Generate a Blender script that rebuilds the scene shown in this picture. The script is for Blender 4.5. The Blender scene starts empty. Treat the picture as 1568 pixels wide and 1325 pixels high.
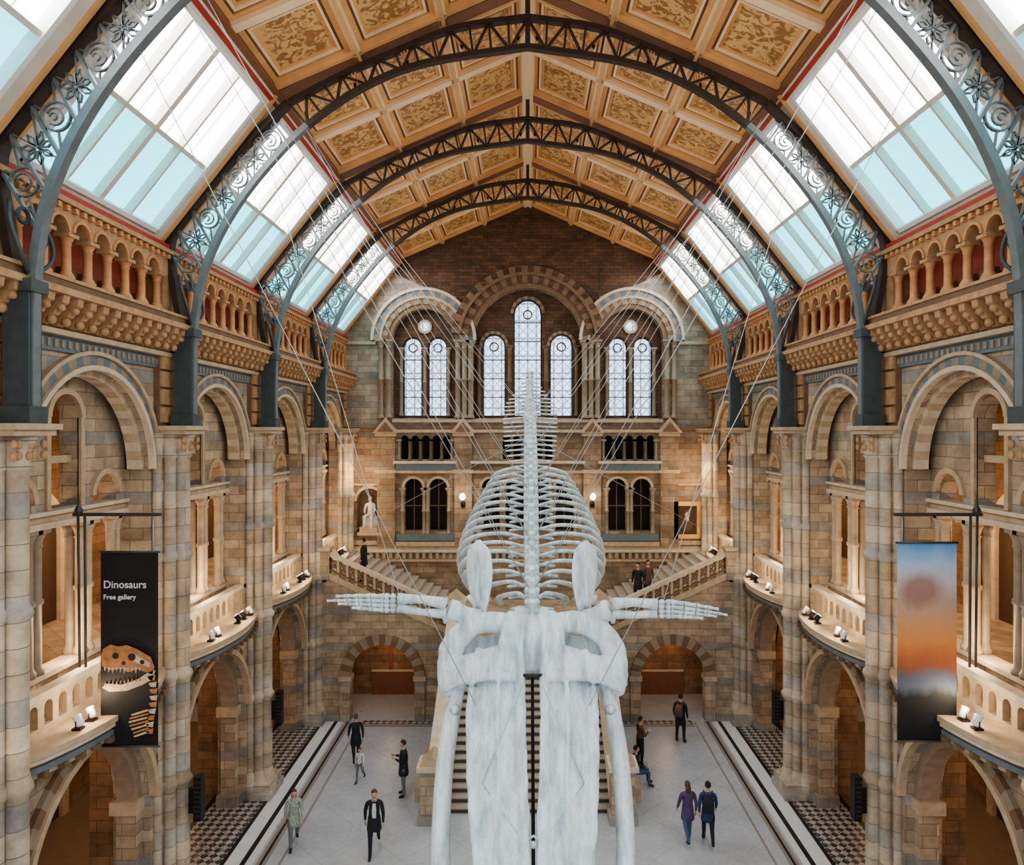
import bpy, bmesh, math, random
from math import sin, cos, pi, sqrt, radians, atan2
from mathutils import Vector, Matrix
random.seed(7)
scene = bpy.context.scene
COL = scene.collection

# ------------------------------------------------------------ materials
def newmat(name):
    m = bpy.data.materials.new(name); m.use_nodes = True
    nt = m.node_tree; b = nt.nodes['Principled BSDF']
    return m, nt, b
def N(nt, t, **kw):
    n = nt.nodes.new(t)
    for k, v in kw.items(): setattr(n, k, v)
    return n
def mixc(nt, fac, a, b, bt='MIX'):
    n = N(nt, 'ShaderNodeMix', data_type='RGBA', blend_type=bt)
    for i, val in ((0, fac), (6, a), (7, b)):
        if isinstance(val, bpy.types.NodeSocket): nt.links.new(val, n.inputs[i])
        elif i == 0: n.inputs[0].default_value = val
        else: n.inputs[i].default_value = (*val, 1)
    return n.outputs[2]
def math_(nt, op, a, b=0.0):
    n = N(nt, 'ShaderNodeMath', operation=op)
    for i, val in enumerate((a, b)):
        if isinstance(val, bpy.types.NodeSocket): nt.links.new(val, n.inputs[i])
        else: n.inputs[i].default_value = val
    return n.outputs[0]
def plain(name, col, rough=0.6, metal=0.0, noise=0.25, nscale=3.0, bump=0.0):
    m, nt, b = newmat(name)
    tc = N(nt, 'ShaderNodeTexCoord'); nz = N(nt, 'ShaderNodeTexNoise')
    nz.inputs['Scale'].default_value = nscale; nz.inputs['Detail'].default_value = 5
    nt.links.new(tc.outputs['Object'], nz.inputs['Vector'])
    c = mixc(nt, nz.outputs[0], tuple(x*(1-noise) for x in col), tuple(min(1, x*(1+noise)) for x in col))
    nt.links.new(c, b.inputs['Base Color'])
    b.inputs['Roughness'].default_value = rough; b.inputs['Metallic'].default_value = metal
    if bump:
        bp = N(nt, 'ShaderNodeBump'); bp.inputs['Strength'].default_value = bump; bp.inputs['Distance'].default_value = .05
        nt.links.new(nz.outputs[0], bp.inputs['Height']); nt.links.new(bp.outputs[0], b.inputs['Normal'])
    return m
def emis(name, col, s):
    m, nt, b = newmat(name)
    b.inputs['Base Color'].default_value = (*col, 1)
    b.inputs['Emission Color'].default_value = (*col, 1); b.inputs['Emission Strength'].default_value = s
    return m
def stone(name, c1, c2, band, bandamt=0.6, row=0.28, wid=0.62, period=1.4, mortar=0.6):
    m, nt, b = newmat(name)
    tc = N(nt, 'ShaderNodeTexCoord'); sp = N(nt, 'ShaderNodeSeparateXYZ'); cb = N(nt, 'ShaderNodeCombineXYZ')
    nt.links.new(tc.outputs['Object'], sp.inputs[0])
    nt.links.new(math_(nt, 'ADD', sp.outputs[0], sp.outputs[1]), cb.inputs[0])
    nt.links.new(sp.outputs[2], cb.inputs[1])
    br = N(nt, 'ShaderNodeTexBrick')
    nt.links.new(cb.outputs[0], br.inputs['Vector'])
    br.inputs['Scale'].default_value = 1; br.inputs['Brick Width'].default_value = wid; br.inputs['Row Height'].default_value = row
    br.inputs['Mortar Size'].default_value = .009; br.inputs['Mortar Smooth'].default_value = .3
    br.inputs['Color1'].default_value = (*c1, 1); br.inputs['Color2'].default_value = (*c2, 1)
    br.inputs['Mortar'].default_value = (*[x*mortar for x in c2], 1)
    f = math_(nt, 'MODULO', math_(nt, 'ADD', sp.outputs[2], 50*period), period)
    isb = math_(nt, 'MULTIPLY', math_(nt, 'LESS_THAN', f, row), bandamt)
    c = mixc(nt, isb, br.outputs['Color'], band)
    nz = N(nt, 'ShaderNodeTexNoise'); nz.inputs['Scale'].default_value = 1.3; nz.inputs['Detail'].default_value = 8; nz.inputs['Roughness'].default_value = .7
    nt.links.new(tc.outputs['Object'], nz.inputs['Vector'])
    rp = N(nt, 'ShaderNodeMapRange'); rp.inputs[1].default_value = .3; rp.inputs[2].default_value = .7; rp.inputs[3].default_value = .5; rp.inputs[4].default_value = 1.25
    nt.links.new(nz.outputs[0], rp.inputs[0])
    cc = N(nt, 'ShaderNodeVectorMath', operation='SCALE')
    nt.links.new(c, cc.inputs[0]); nt.links.new(rp.outputs[0], cc.inputs['Scale'])
    nt.links.new(cc.outputs[0], b.inputs['Base Color'])
    b.inputs['Roughness'].default_value = .75
    bp = N(nt, 'ShaderNodeBump'); bp.inputs['Strength'].default_value = .5; bp.inputs['Distance'].default_value = .02; bp.invert = True
    nt.links.new(br.outputs['Fac'], bp.inputs['Height']); nt.links.new(bp.outputs[0], b.inputs['Normal'])
    return m

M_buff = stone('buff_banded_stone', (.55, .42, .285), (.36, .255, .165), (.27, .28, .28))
M_pier = stone('pier_stone', (.62, .51, .38), (.43, .33, .23), (.33, .33, .33), .5, row=.42, wid=6, period=1.68, mortar=.55)
M_back = stone('back_wall_stone', (.41, .29, .18), (.25, .165, .10), (.24, .22, .19), .45)
M_gable = stone('gable_brick', (.17, .085, .042), (.09, .043, .021), (.10, .065, .04), .3, row=.16, wid=.4)
M_cream = plain('cream_terracotta', (.62, .50, .36), .6, noise=.35, nscale=4, bump=.3)
M_ccol = plain('colonnette_terracotta', (.50, .37, .24), .55, noise=.4, nscale=5)
M_bcol = plain('grey_brown_shaft', (.30, .23, .165), .55, noise=.35, nscale=5)
M_brown = plain('brown_terracotta', (.20, .115, .06), .6, noise=.4, nscale=4, bump=.4)
M_corb = plain('corbel_terracotta', (.46, .27, .135), .6, noise=.5, nscale=6, bump=.4)
M_orcol = plain('orange_terracotta', (.58, .28, .12), .55, noise=.35, nscale=6)
M_blue = plain('blue_grey_tile', (.14, .17, .19), .5, noise=.3, nscale=6)
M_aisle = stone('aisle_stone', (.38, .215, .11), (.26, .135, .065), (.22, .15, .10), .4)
M_aislef = plain('aisle_floor_tile', (.25, .16, .10), .4)
M_red = plain('red_paint', (.42, .05, .028), .5)
M_redb = plain('dark_red_brick', (.28, .055, .03), .6)
M_wood = plain('golden_wood', (.70, .38, .155), .5, noise=.25, nscale=2)
M_woodl = plain('cream_wood_rib', (.88, .63, .39), .5, noise=.12, nscale=2)
M_woodd = plain('dark_wood_moulding', (.25, .10, .045), .5, noise=.3)
M_iron = plain('grey_green_iron', (.15, .17, .17), .45, .1, noise=.35, nscale=5)
M_irong = plain('blue_grey_iron_post', (.06, .073, .075), .45, .1, noise=.35, nscale=5)
M_irond = plain('dark_brown_iron', (.045, .028, .02), .5, .1, noise=.4)
M_white = plain('white_window_frame', (.80, .79, .76), .5, noise=.06)
M_jamb = plain('cream_jamb', (.70, .62, .53), .6, noise=.15)
M_black = plain('black_metal', (.012, .012, .014), .4, noise=.2)
M_pole = plain('bracket_metal', (.05, .045, .04), .4, noise=.2)
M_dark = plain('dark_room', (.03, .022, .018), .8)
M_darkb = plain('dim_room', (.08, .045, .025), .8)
M_lens = emis('lamp_lens', (1, .90, .74), 1.8)
M_globe = emis('lamp_globe', (1, .75, .42), 8)
M_marble = plain('pale_statue_stone', (.66, .62, .56), .5, noise=.25)
M_gold = plain('gilt_frame', (.72, .42, .13), .45, .1)
M_cable = plain('steel_cable', (.5, .5, .5), .4, .4, noise=.05)

def mk_panel():
    m, nt, b = newmat('painted_ceiling_panel')
    tc = N(nt, 'ShaderNodeTexCoord')
    nz = N(nt, 'ShaderNodeTexNoise'); nz.inputs['Scale'].default_value = 3.4; nz.inputs['Detail'].default_value = 3; nz.inputs['Distortion'].default_value = 1.8
    nt.links.new(tc.outputs['Object'], nz.inputs['Vector'])
    vo2 = N(nt, 'ShaderNodeTexVoronoi'); vo2.inputs['Scale'].default_value = 6
    nt.links.new(tc.outputs['Object'], vo2.inputs['Vector'])
    r = N(nt, 'ShaderNodeValToRGB'); r.color_ramp.elements[0].position = .45; r.color_ramp.elements[1].position = .52
    r.color_ramp.elements[0].color = (.36, .17, .06, 1); r.color_ramp.elements[1].color = (.74, .45, .18, 1)
    nt.links.new(nz.outputs[0], r.inputs[0])
    lf = math_(nt, 'LESS_THAN', vo2.outputs['Distance'], .22)
    c = mixc(nt, math_(nt, 'MULTIPLY', lf, .6), r.outputs[0], (.27, .14, .06))
    nt.links.new(c, b.inputs['Base Color']); b.inputs['Roughness'].default_value = .5
    return m
M_panel = mk_panel()

def mk_floor():
    m, nt, b = newmat('pale_mosaic_floor')
    tc = N(nt, 'ShaderNodeTexCoord')
    nz = N(nt, 'ShaderNodeTexNoise'); nz.inputs['Scale'].default_value = .9; nz.inputs['Detail'].default_value = 8
    nt.links.new(tc.outputs['Object'], nz.inputs['Vector'])
    vo = N(nt, 'ShaderNodeTexVoronoi'); vo.inputs['Scale'].default_value = 9
    nt.links.new(tc.outputs['Object'], vo.inputs['Vector'])
    br = N(nt, 'ShaderNodeTexBrick'); br.offset = 0; br.inputs['Scale'].default_value = 1
    br.inputs['Brick Width'].default_value = 1.6; br.inputs['Row Height'].default_value = 1.6; br.inputs['Mortar Size'].default_value = .015
    mp = N(nt, 'ShaderNodeMapping'); mp.inputs['Rotation'].default_value = (0, 0, pi/4); nt.links.new(tc.outputs['Object'], mp.inputs[0])
    nt.links.new(mp.outputs[0], br.inputs['Vector'])
    c = mixc(nt, nz.outputs[0], (.27, .285, .315), (.58, .60, .64))
    c = mixc(nt, math_(nt, 'MULTIPLY', vo.outputs['Color'], .28), c, (.70, .70, .70))
    c = mixc(nt, math_(nt, 'MULTIPLY', br.outputs['Fac'], .35), c, (.24, .24, .26))
    nt.links.new(c, b.inputs['Base Color']); b.inputs['Roughness'].default_value = .34
    return m
M_floor = mk_floor()
def mk_pattern():
    m, nt, b = newmat('patterned_mosaic_border')
    tc = N(nt, 'ShaderNodeTexCoord'); mp = N(nt, 'ShaderNodeMapping'); mp.inputs['Rotation'].default_value = (0, 0, pi/4)
    nt.links.new(tc.outputs['Object'], mp.inputs[0])
    ch = N(nt, 'ShaderNodeTexChecker'); ch.inputs['Scale'].default_value = 5.5
    ch.inputs['Color1'].default_value = (.07, .065, .065, 1); ch.inputs['Color2'].default_value = (.45, .43, .40, 1)
    nt.links.new(mp.outputs[0], ch.inputs[0])
    vo = N(nt, 'ShaderNodeTexVoronoi'); vo.inputs['Scale'].default_value = 9
    nt.links.new(mp.outputs[0], vo.inputs['Vector'])
    c = mixc(nt, math_(nt, 'LESS_THAN', vo.outputs['Distance'], .3), ch.outputs[0], (.27, .2, .16))
    nt.links.new(c, b.inputs['Base Color']); b.inputs['Roughness'].default_value = .4
    return m
M_patt = mk_pattern()
M_fblack = plain('black_floor_tile', (.02, .02, .022), .35)
M_fwhite = plain('white_floor_tile', (.72, .73, .74), .35, noise=.1)
M_ftan = plain('tan_floor_tile', (.30, .27, .25), .4, noise=.3, nscale=20)

def mk_lead():
    m, nt, b = newmat('leaded_glass')
    tc = N(nt, 'ShaderNodeTexCoord'); sp = N(nt, 'ShaderNodeSeparateXYZ'); cb = N(nt, 'ShaderNodeCombineXYZ')
    nt.links.new(tc.outputs['Object'], sp.inputs[0]); nt.links.new(sp.outputs[0], cb.inputs[0]); nt.links.new(sp.outputs[2], cb.inputs[1])
    mp = N(nt, 'ShaderNodeMapping'); mp.inputs['Rotation'].default_value = (0, 0, pi/4); nt.links.new(cb.outputs[0], mp.inputs[0])
    br = N(nt, 'ShaderNodeTexBrick'); br.offset = 0; br.inputs['Scale'].default_value = 1
    br.inputs['Brick Width'].default_value = .3; br.inputs['Row Height'].default_value = .3; br.inputs['Mortar Size'].default_value = .02
    nt.links.new(mp.outputs[0], br.inputs['Vector'])
    br2 = N(nt, 'ShaderNodeTexBrick'); br2.offset = 0; br2.inputs['Scale'].default_value = 1
    br2.inputs['Brick Width'].default_value = .42; br2.inputs['Row Height'].default_value = .84; br2.inputs['Mortar Size'].default_value = .03
    nt.links.new(cb.outputs[0], br2.inputs['Vector'])
    nz = N(nt, 'ShaderNodeTexNoise'); nz.inputs['Scale'].default_value = 2.5; nt.links.new(cb.outputs[0], nz.inputs['Vector'])
    c = mixc(nt, nz.outputs[0], (.36, .60, .86), (.84, .92, 1.0))
    c = mixc(nt, math_(nt, 'MULTIPLY', br.outputs['Fac'], .8), c, (.08, .11, .20))
    c = mixc(nt, math_(nt, 'MULTIPLY', br2.outputs['Fac'], .88), c, (.04, .05, .09))
    nt.links.new(c, b.inputs['Emission Color']); b.inputs['Emission Strength'].default_value = 2.1
    b.inputs['Base Color'].default_value = (.2, .25, .3, 1); b.inputs['Roughness'].default_value = .2
    return m
M_lead = mk_lead()
M_paneW = emis('skylight_pane_white', (.93, .97, 1.0), 10.0)
M_paneC = emis('skylight_pane_cyan', (.17, .62, .74), 2.9)

def mk_bone():
    m, nt, b = newmat('whale_bone')
    tc = N(nt, 'ShaderNodeTexCoord')
    mp = N(nt, 'ShaderNodeMapping'); mp.inputs['Scale'].default_value = (4, 1, 1); nt.links.new(tc.outputs['Object'], mp.inputs[0])
    nz = N(nt, 'ShaderNodeTexNoise'); nz.inputs['Scale'].default_value = 1.7; nz.inputs['Detail'].default_value = 10; nz.inputs['Roughness'].default_value = .68
    nt.links.new(mp.outputs[0], nz.inputs['Vector'])
    r = N(nt, 'ShaderNodeValToRGB'); e = r.color_ramp.elements
    e[0].position = .33; e[0].color = (.42, .50, .52, 1); e[1].position = .58; e[1].color = (.82, .895, .905, 1)
    nt.links.new(nz.outputs[0], r.inputs[0]); nt.links.new(r.outputs[0], b.inputs['Base Color'])
    b.inputs['Roughness'].default_value = .6
    bp = N(nt, 'ShaderNodeBump'); bp.inputs['Strength'].default_value = .8; bp.inputs['Distance'].default_value = .08
    nt.links.new(nz.outputs[0], bp.inputs['Height']); nt.links.new(bp.outputs[0], b.inputs['Normal'])
    return m
M_bone = mk_bone()

# ------------------------------------------------------------ mesh builder
class MB:
    def __init__(s): s.v = []; s.f = []; s.m = []; s.mats = []; s.sm = []
    def mi(s, mat):
        if mat not in s.mats: s.mats.append(mat)
        return s.mats.index(mat)
    def add(s, verts, faces, mat, smooth=False):
        o = len(s.v); s.v.extend([tuple(p) for p in verts]); k = s.mi(mat)
        for f in faces:
            s.f.append([i+o for i in f]); s.m.append(k); s.sm.append(smooth)
    def box(s, x0, x1, y0, y1, z0, z1, mat):
        v = [(x0, y0, z0), (x1, y0, z0), (x1, y1, z0), (x0, y1, z0), (x0, y0, z1), (x1, y0, z1), (x1, y1, z1), (x0, y1, z1)]
        s.add(v, [(0, 3, 2, 1), (4, 5, 6, 7), (0, 1, 5, 4), (1, 2, 6, 5), (2, 3, 7, 6), (3, 0, 4, 7)], mat)
    def prism(s, M, poly, w0, w1, mat):
        n = len(poly)
        v = [M(u, t, w0) for u, t in poly]+[M(u, t, w1) for u, t in poly]
        f = [tuple(range(n))[::-1], tuple(range(n, 2*n))]+[(i, (i+1) % n, (i+1) % n+n, i+n) for i in range(n)]
        s.add(v, f, mat)
    def mbox(s, M, u0, u1, v0, v1, w0, w1, mat): s.prism(M, [(u0, v0), (u1, v0), (u1, v1), (u0, v1)], w0, w1, mat)
    def wall(s, M, u0, u1, v0, v1, w0, w1, ops, mat, seg=12):
        vf = v1 if callable(v1) else (lambda u: v1)
        cur = u0
        def q(a, b, va0, vb0):
            if b-a > 1e-5: s.prism(M, [(a, va0), (b, vb0), (b, vf(b)), (a, vf(a))], w0, w1, mat)
        for uc, r, vb, vs, arch in sorted(ops):
            a, b = uc-r, uc+r
            q(cur, a, v0, v0)
            if vb > v0: s.prism(M, [(a, v0), (b, v0), (b, vb), (a, vb)], w0, w1, mat)
            if arch:
                for k in range(seg):
                    t0, t1 = pi*k/seg, pi*(k+1)/seg
                    q(uc-r*cos(t0), uc-r*cos(t1), vs+r*sin(t0), vs+r*sin(t1))
            else: q(a, b, vs, vs)
            cur = b
        q(cur, u1, v0, v0)
    def ring(s, M, uc, vc, r0, r1, a0, a1, w0, w1, mat, seg=16, mat2=None):
        for k in range(seg):
            t0 = radians(a0+(a1-a0)*k/seg); t1 = radians(a0+(a1-a0)*(k+1)/seg)
            s.prism(M, [(uc+r0*cos(t0), vc+r0*sin(t0)), (uc+r1*cos(t0), vc+r1*sin(t0)), (uc+r1*cos(t1), vc+r1*sin(t1)), (uc+r0*cos(t1), vc+r0*sin(t1))],
                    w0, w1, mat2 if (mat2 and k % 2) else mat)
    def disc(s, M, uc, vb, vs, r, w, mat, seg=12):
        p = [(uc-r, vb), (uc+r, vb)]+[(uc+r*cos(pi*k/seg), vs+r*sin(pi*k/seg)) for k in range(seg+1)]
        s.add([M(u, v, w) for u, v in p], [tuple(range(len(p)))], mat)
    def lathe(s, x, y, prof, mat, seg=10):
        v = []; f = []; n = len(prof)
        for k in range(seg):
            a = 2*pi*k/seg
            for r, z in prof: v.append((x+r*cos(a), y+r*sin(a), z))
        for k in range(seg):
            k2 = (k+1) % seg
            for i in range(n-1): f.append((k*n+i, k2*n+i, k2*n+i+1, k*n+i+1))
        f.append(tuple(k*n for k in range(seg))[::-1]); f.append(tuple(k*n+n-1 for k in range(seg)))
        s.add(v, f, mat, True)
    def tube(s, pts, rad, mat, seg=8, up=None, flat=(1, 1)):
        pts = [Vector(p) for p in pts]; n = len(pts)
        if not isinstance(rad, (list, tuple)): rad = [rad]*n
        if len(rad) < n: rad = list(rad)+[rad[-1]]*(n-len(rad))
        v = []; prev = None
        for i, p in enumerate(pts):
            t = (pts[min(i+1, n-1)]-pts[max(i-1, 0)])
            t = t.normalized() if t.length > 1e-9 else Vector((0, 0, 1))
            u = Vector(up) if up is not None else (prev if prev is not None else (Vector((0, 0, 1)) if abs(t.z) < .9 else Vector((1, 0, 0))))
            u = u-t*u.dot(t)
            if u.length < 1e-4: u = Vector((1, 0, 0)) - t*t.x
            u.normalize(); prev = u; w = t.cross(u)
            for k in range(seg):
                a = 2*pi*k/seg
                v.append(p+u*cos(a)*rad[i]*flat[0]+w*sin(a)*rad[i]*flat[1])
        f = []
        for i in range(n-1):
            for k in range(seg):
                k2 = (k+1) % seg
                f.append((i*seg+k, i*seg+k2, (i+1)*seg+k2, (i+1)*seg+k))
        f.append(tuple(range(seg))[::-1]); f.append(tuple((n-1)*seg+k for k in range(seg)))
        s.add(v, f, mat, True)
    def ball(s, c, r, mat, seg=12, rings=8, fn=None):
        v = []; f = []
        for i in range(rings+1):
            th = pi*i/rings
            for k in range(seg):
                a = 2*pi*k/seg
                d = Vector((sin(th)*cos(a), sin(th)*sin(a), cos(th)))
                p = Vector((d.x*r[0], d.y*r[1], d.z*r[2]))
                if fn: p = fn(p, d)
                v.append(Vector(c)+p)
        for i in range(rings):
            for k in range(seg):
                k2 = (k+1) % seg
                f.append((i*seg+k, (i+1)*seg+k, (i+1)*seg+k2, i*seg+k2))
        s.add(v, f, mat, True)
    def loft(s, rings, mat, smooth=True):
        n = len(rings[0]); v = [p for r in rings for p in r]; f = []
        for i in range(len(rings)-1):
            for k in range(n):
                k2 = (k+1) % n
                f.append((i*n+k, i*n+k2, (i+1)*n+k2, (i+1)*n+k))
        f.append(tuple(range(n))[::-1]); f.append(tuple((len(rings)-1)*n+k for k in range(n)))
        s.add(v, f, mat, smooth)
    def build(s, name, parent=None, recalc=True):
        me = bpy.data.meshes.new(name); me.from_pydata(s.v, [], s.f)
        for m in s.mats: me.materials.append(m)
        me.polygons.foreach_set('material_index', s.m); me.polygons.foreach_set('use_smooth', s.sm)
        if recalc:
            bm = bmesh.new(); bm.from_mesh(me); bmesh.ops.recalc_face_normals(bm, faces=bm.faces[:]); bm.to_mesh(me); bm.free()
        me.update()
        o = bpy.data.objects.new(name, me); COL.objects.link(o)
        if parent: o.parent = parent
        return o
def empty(name, loc=(0, 0, 0)):
    e = bpy.data.objects.new(name, None); e.empty_display_size = .2; COL.objects.link(e); e.location = loc
    return e
def cr(pts, n=6):
    out = []
    P = [Vector(p) for p in pts]; P = [P[0]*2-P[1]]+P+[P[-1]*2-P[-2]]
    for i in range(1, len(P)-2):
        for k in range(n):
            t = k/n
            out.append(.5*((2*P[i])+(-P[i-1]+P[i+1])*t+(2*P[i-1]-5*P[i]+4*P[i+1]-P[i+2])*t*t+(-P[i-1]+3*P[i]-3*P[i+1]+P[i+2])*t**3))
    out.append(P[-2]); return out

CAMH = 11.5; F = 1100.0
PY = [0.5, 6.1, 11.7, 17.3, 22.9, 28.5]; YE = 34.1; SP = 5.6
BAYS = [(y, y+SP) for y in PY]

# ------------------------------------------------------------ people (skinned bodies)
SK = plain('skin', (.55, .33, .23), .5, noise=.05)
def cm(n, c): return plain(n, c, .8, noise=.2, nscale=14)
C_black = cm('black_cloth', (.018, .018, .022)); C_navy = cm('navy_cloth', (.03, .045, .12)); C_purple = cm('purple_cloth', (.10, .06, .13))
C_white = cm('white_cloth', (.62, .62, .60)); C_jean = cm('denim', (.07, .11, .19)); C_grey = cm('grey_cloth', (.16, .17, .18)); C_camo = plain('mottled_cloth', (.34, .38, .32), .8, noise=.8, nscale=16)
C_brown = cm('brown_cloth', (.13, .07, .04)); C_hair = cm('dark_hair', (.03, .018, .012)); C_hairb = cm('brown_hair', (.12, .06, .03)); C_shoe = cm('shoe_leather', (.02, .016, .014)); C_lblue = cm('light_blue_cloth', (.35, .52, .62))
C_eye = plain('eye', (.01, .01, .01), .2)
people = []
def person(name, x, y, z, h, ang, top, bot, hair=C_hair, pose='walk', a=.35, inner=None, pack=None, longhair=False, coat=False, ph=1, stat=None, phone=False):
    S = h/1.75
    J = {}; E = []
    def j(k, p, r): J[k] = (Vector(p), r)
    j('pel', (0, 0, .97), .135); j('waist', (0, 0, 1.12), .125); j('chest', (0, .01, 1.30), .14); j('uch', (0, 0, 1.42), .11)
    j('neck', (0, .005, 1.51), .055); j('hb', (0, .015, 1.60), .05)
    E += [('pel', 'waist', top), ('waist', 'chest', top), ('chest', 'uch', top), ('uch', 'neck', top), ('neck', 'hb', SK)]
    for sd, sg in (('L', -1), ('R', 1)):
        hip = Vector((sg*.10, 0, .93))
        if pose == 'sit':
            kn = hip+Vector((sg*.05, .43, .02)); an = kn+Vector((0, .02, -.43))
        elif pose == 'stand':
            kn = hip+Vector((sg*.03, .01, -.43)); an = kn+Vector((sg*.01, -.01, -.42))
        else:
            t = a*sg*ph
            kn = hip+Vector((0, sin(t)*.43, -cos(t)*.43)); t2 = t-(.15 if t > 0 else .45)
            an = kn+Vector((0, sin(t2)*.42, -cos(t2)*.42))
        j('hip'+sd, hip, .098); j('kn'+sd, kn, .066); j('an'+sd, an, .045); j('toe'+sd, an+Vector((sg*.02, .16, -.045)), .036)
        j('heel'+sd, an+Vector((0, -.03, -.03)), .04)
        md = hip.lerp(kn, .5); j('th'+sd, md, .088); cf = kn.lerp(an, .35)+Vector((0, -.015, 0)); j('cf'+sd, cf, .06)
        E += [('pel', 'hip'+sd, top if coat else bot), ('hip'+sd, 'th'+sd, bot), ('th'+sd, 'kn'+sd, bot), ('kn'+sd, 'cf'+sd, bot), ('cf'+sd, 'an'+sd, bot), ('an'+sd, 'toe'+sd, C_shoe), ('an'+sd, 'heel'+sd, C_shoe)]
        sh = Vector((sg*.185, 0, 1.435))
        if pose == 'sit': el = sh+Vector((sg*.05, .08, -.27)); wr = el+Vector((-sg*.06, .23, -.06))
        elif pose == 'stand' and phone: el = sh+Vector((sg*.05, .05, -.27)); wr = el+Vector((-sg*.10, .21, .10))
        elif pose == 'stand': el = sh+Vector((sg*.06, -.02, -.28)); wr = el+Vector((0, .09, -.23))
        else:
            t = -a*.8*sg*ph
            el = sh+Vector((sg*.06, sin(t)*.28, -cos(t)*.28)); t2 = t+.35
            wr = el+Vector((0, sin(t2)*.25, -cos(t2)*.25))
        j('sh'+sd, sh, .068); j('el'+sd, el, .05); j('wr'+sd, wr, .032)
        E += [('uch', 'sh'+sd, top), ('sh'+sd, 'el'+sd, top), ('el'+sd, 'wr'+sd, top)]
    keys = list(J); ix = {k: i for i, k in enumerate(keys)}
    me = bpy.data.meshes.new('sk'); me.from_pydata([J[k][0] for k in keys], [(ix[p], ix[q]) for p, q, _ in E], [])
    o = bpy.data.objects.new('sk', me); COL.objects.link(o)
    md = o.modifiers.new('s', 'SKIN'); md.use_smooth_shade = True
    sv = me.skin_vertices[0].data if me.skin_vertices else None
    if sv is None:
        bm = bmesh.new(); bm.from_mesh(me); bm.verts.layers.skin.verify(); bm.to_mesh(me); bm.free(); sv = me.skin_vertices[0].data
    for i, k in enumerate(keys):
        r = J[k][1]*(1.18 if (coat and k in ('pel', 'waist', 'chest')) else 1)
        sv[i].radius = (r, r); sv[i].use_root = (k == 'pel')
    sb = o.modifiers.new('u', 'SUBSURF'); sb.levels = 2; sb.render_levels = 2
    people.append(dict(name=name, o=o, J=J, E=E, x=x, y=y, z=z, S=S, ang=ang, hair=hair, pack=pack, lh=longhair, inner=inner, pose=pose, stat=stat, top=top, bot=bot, coat=coat))
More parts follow.
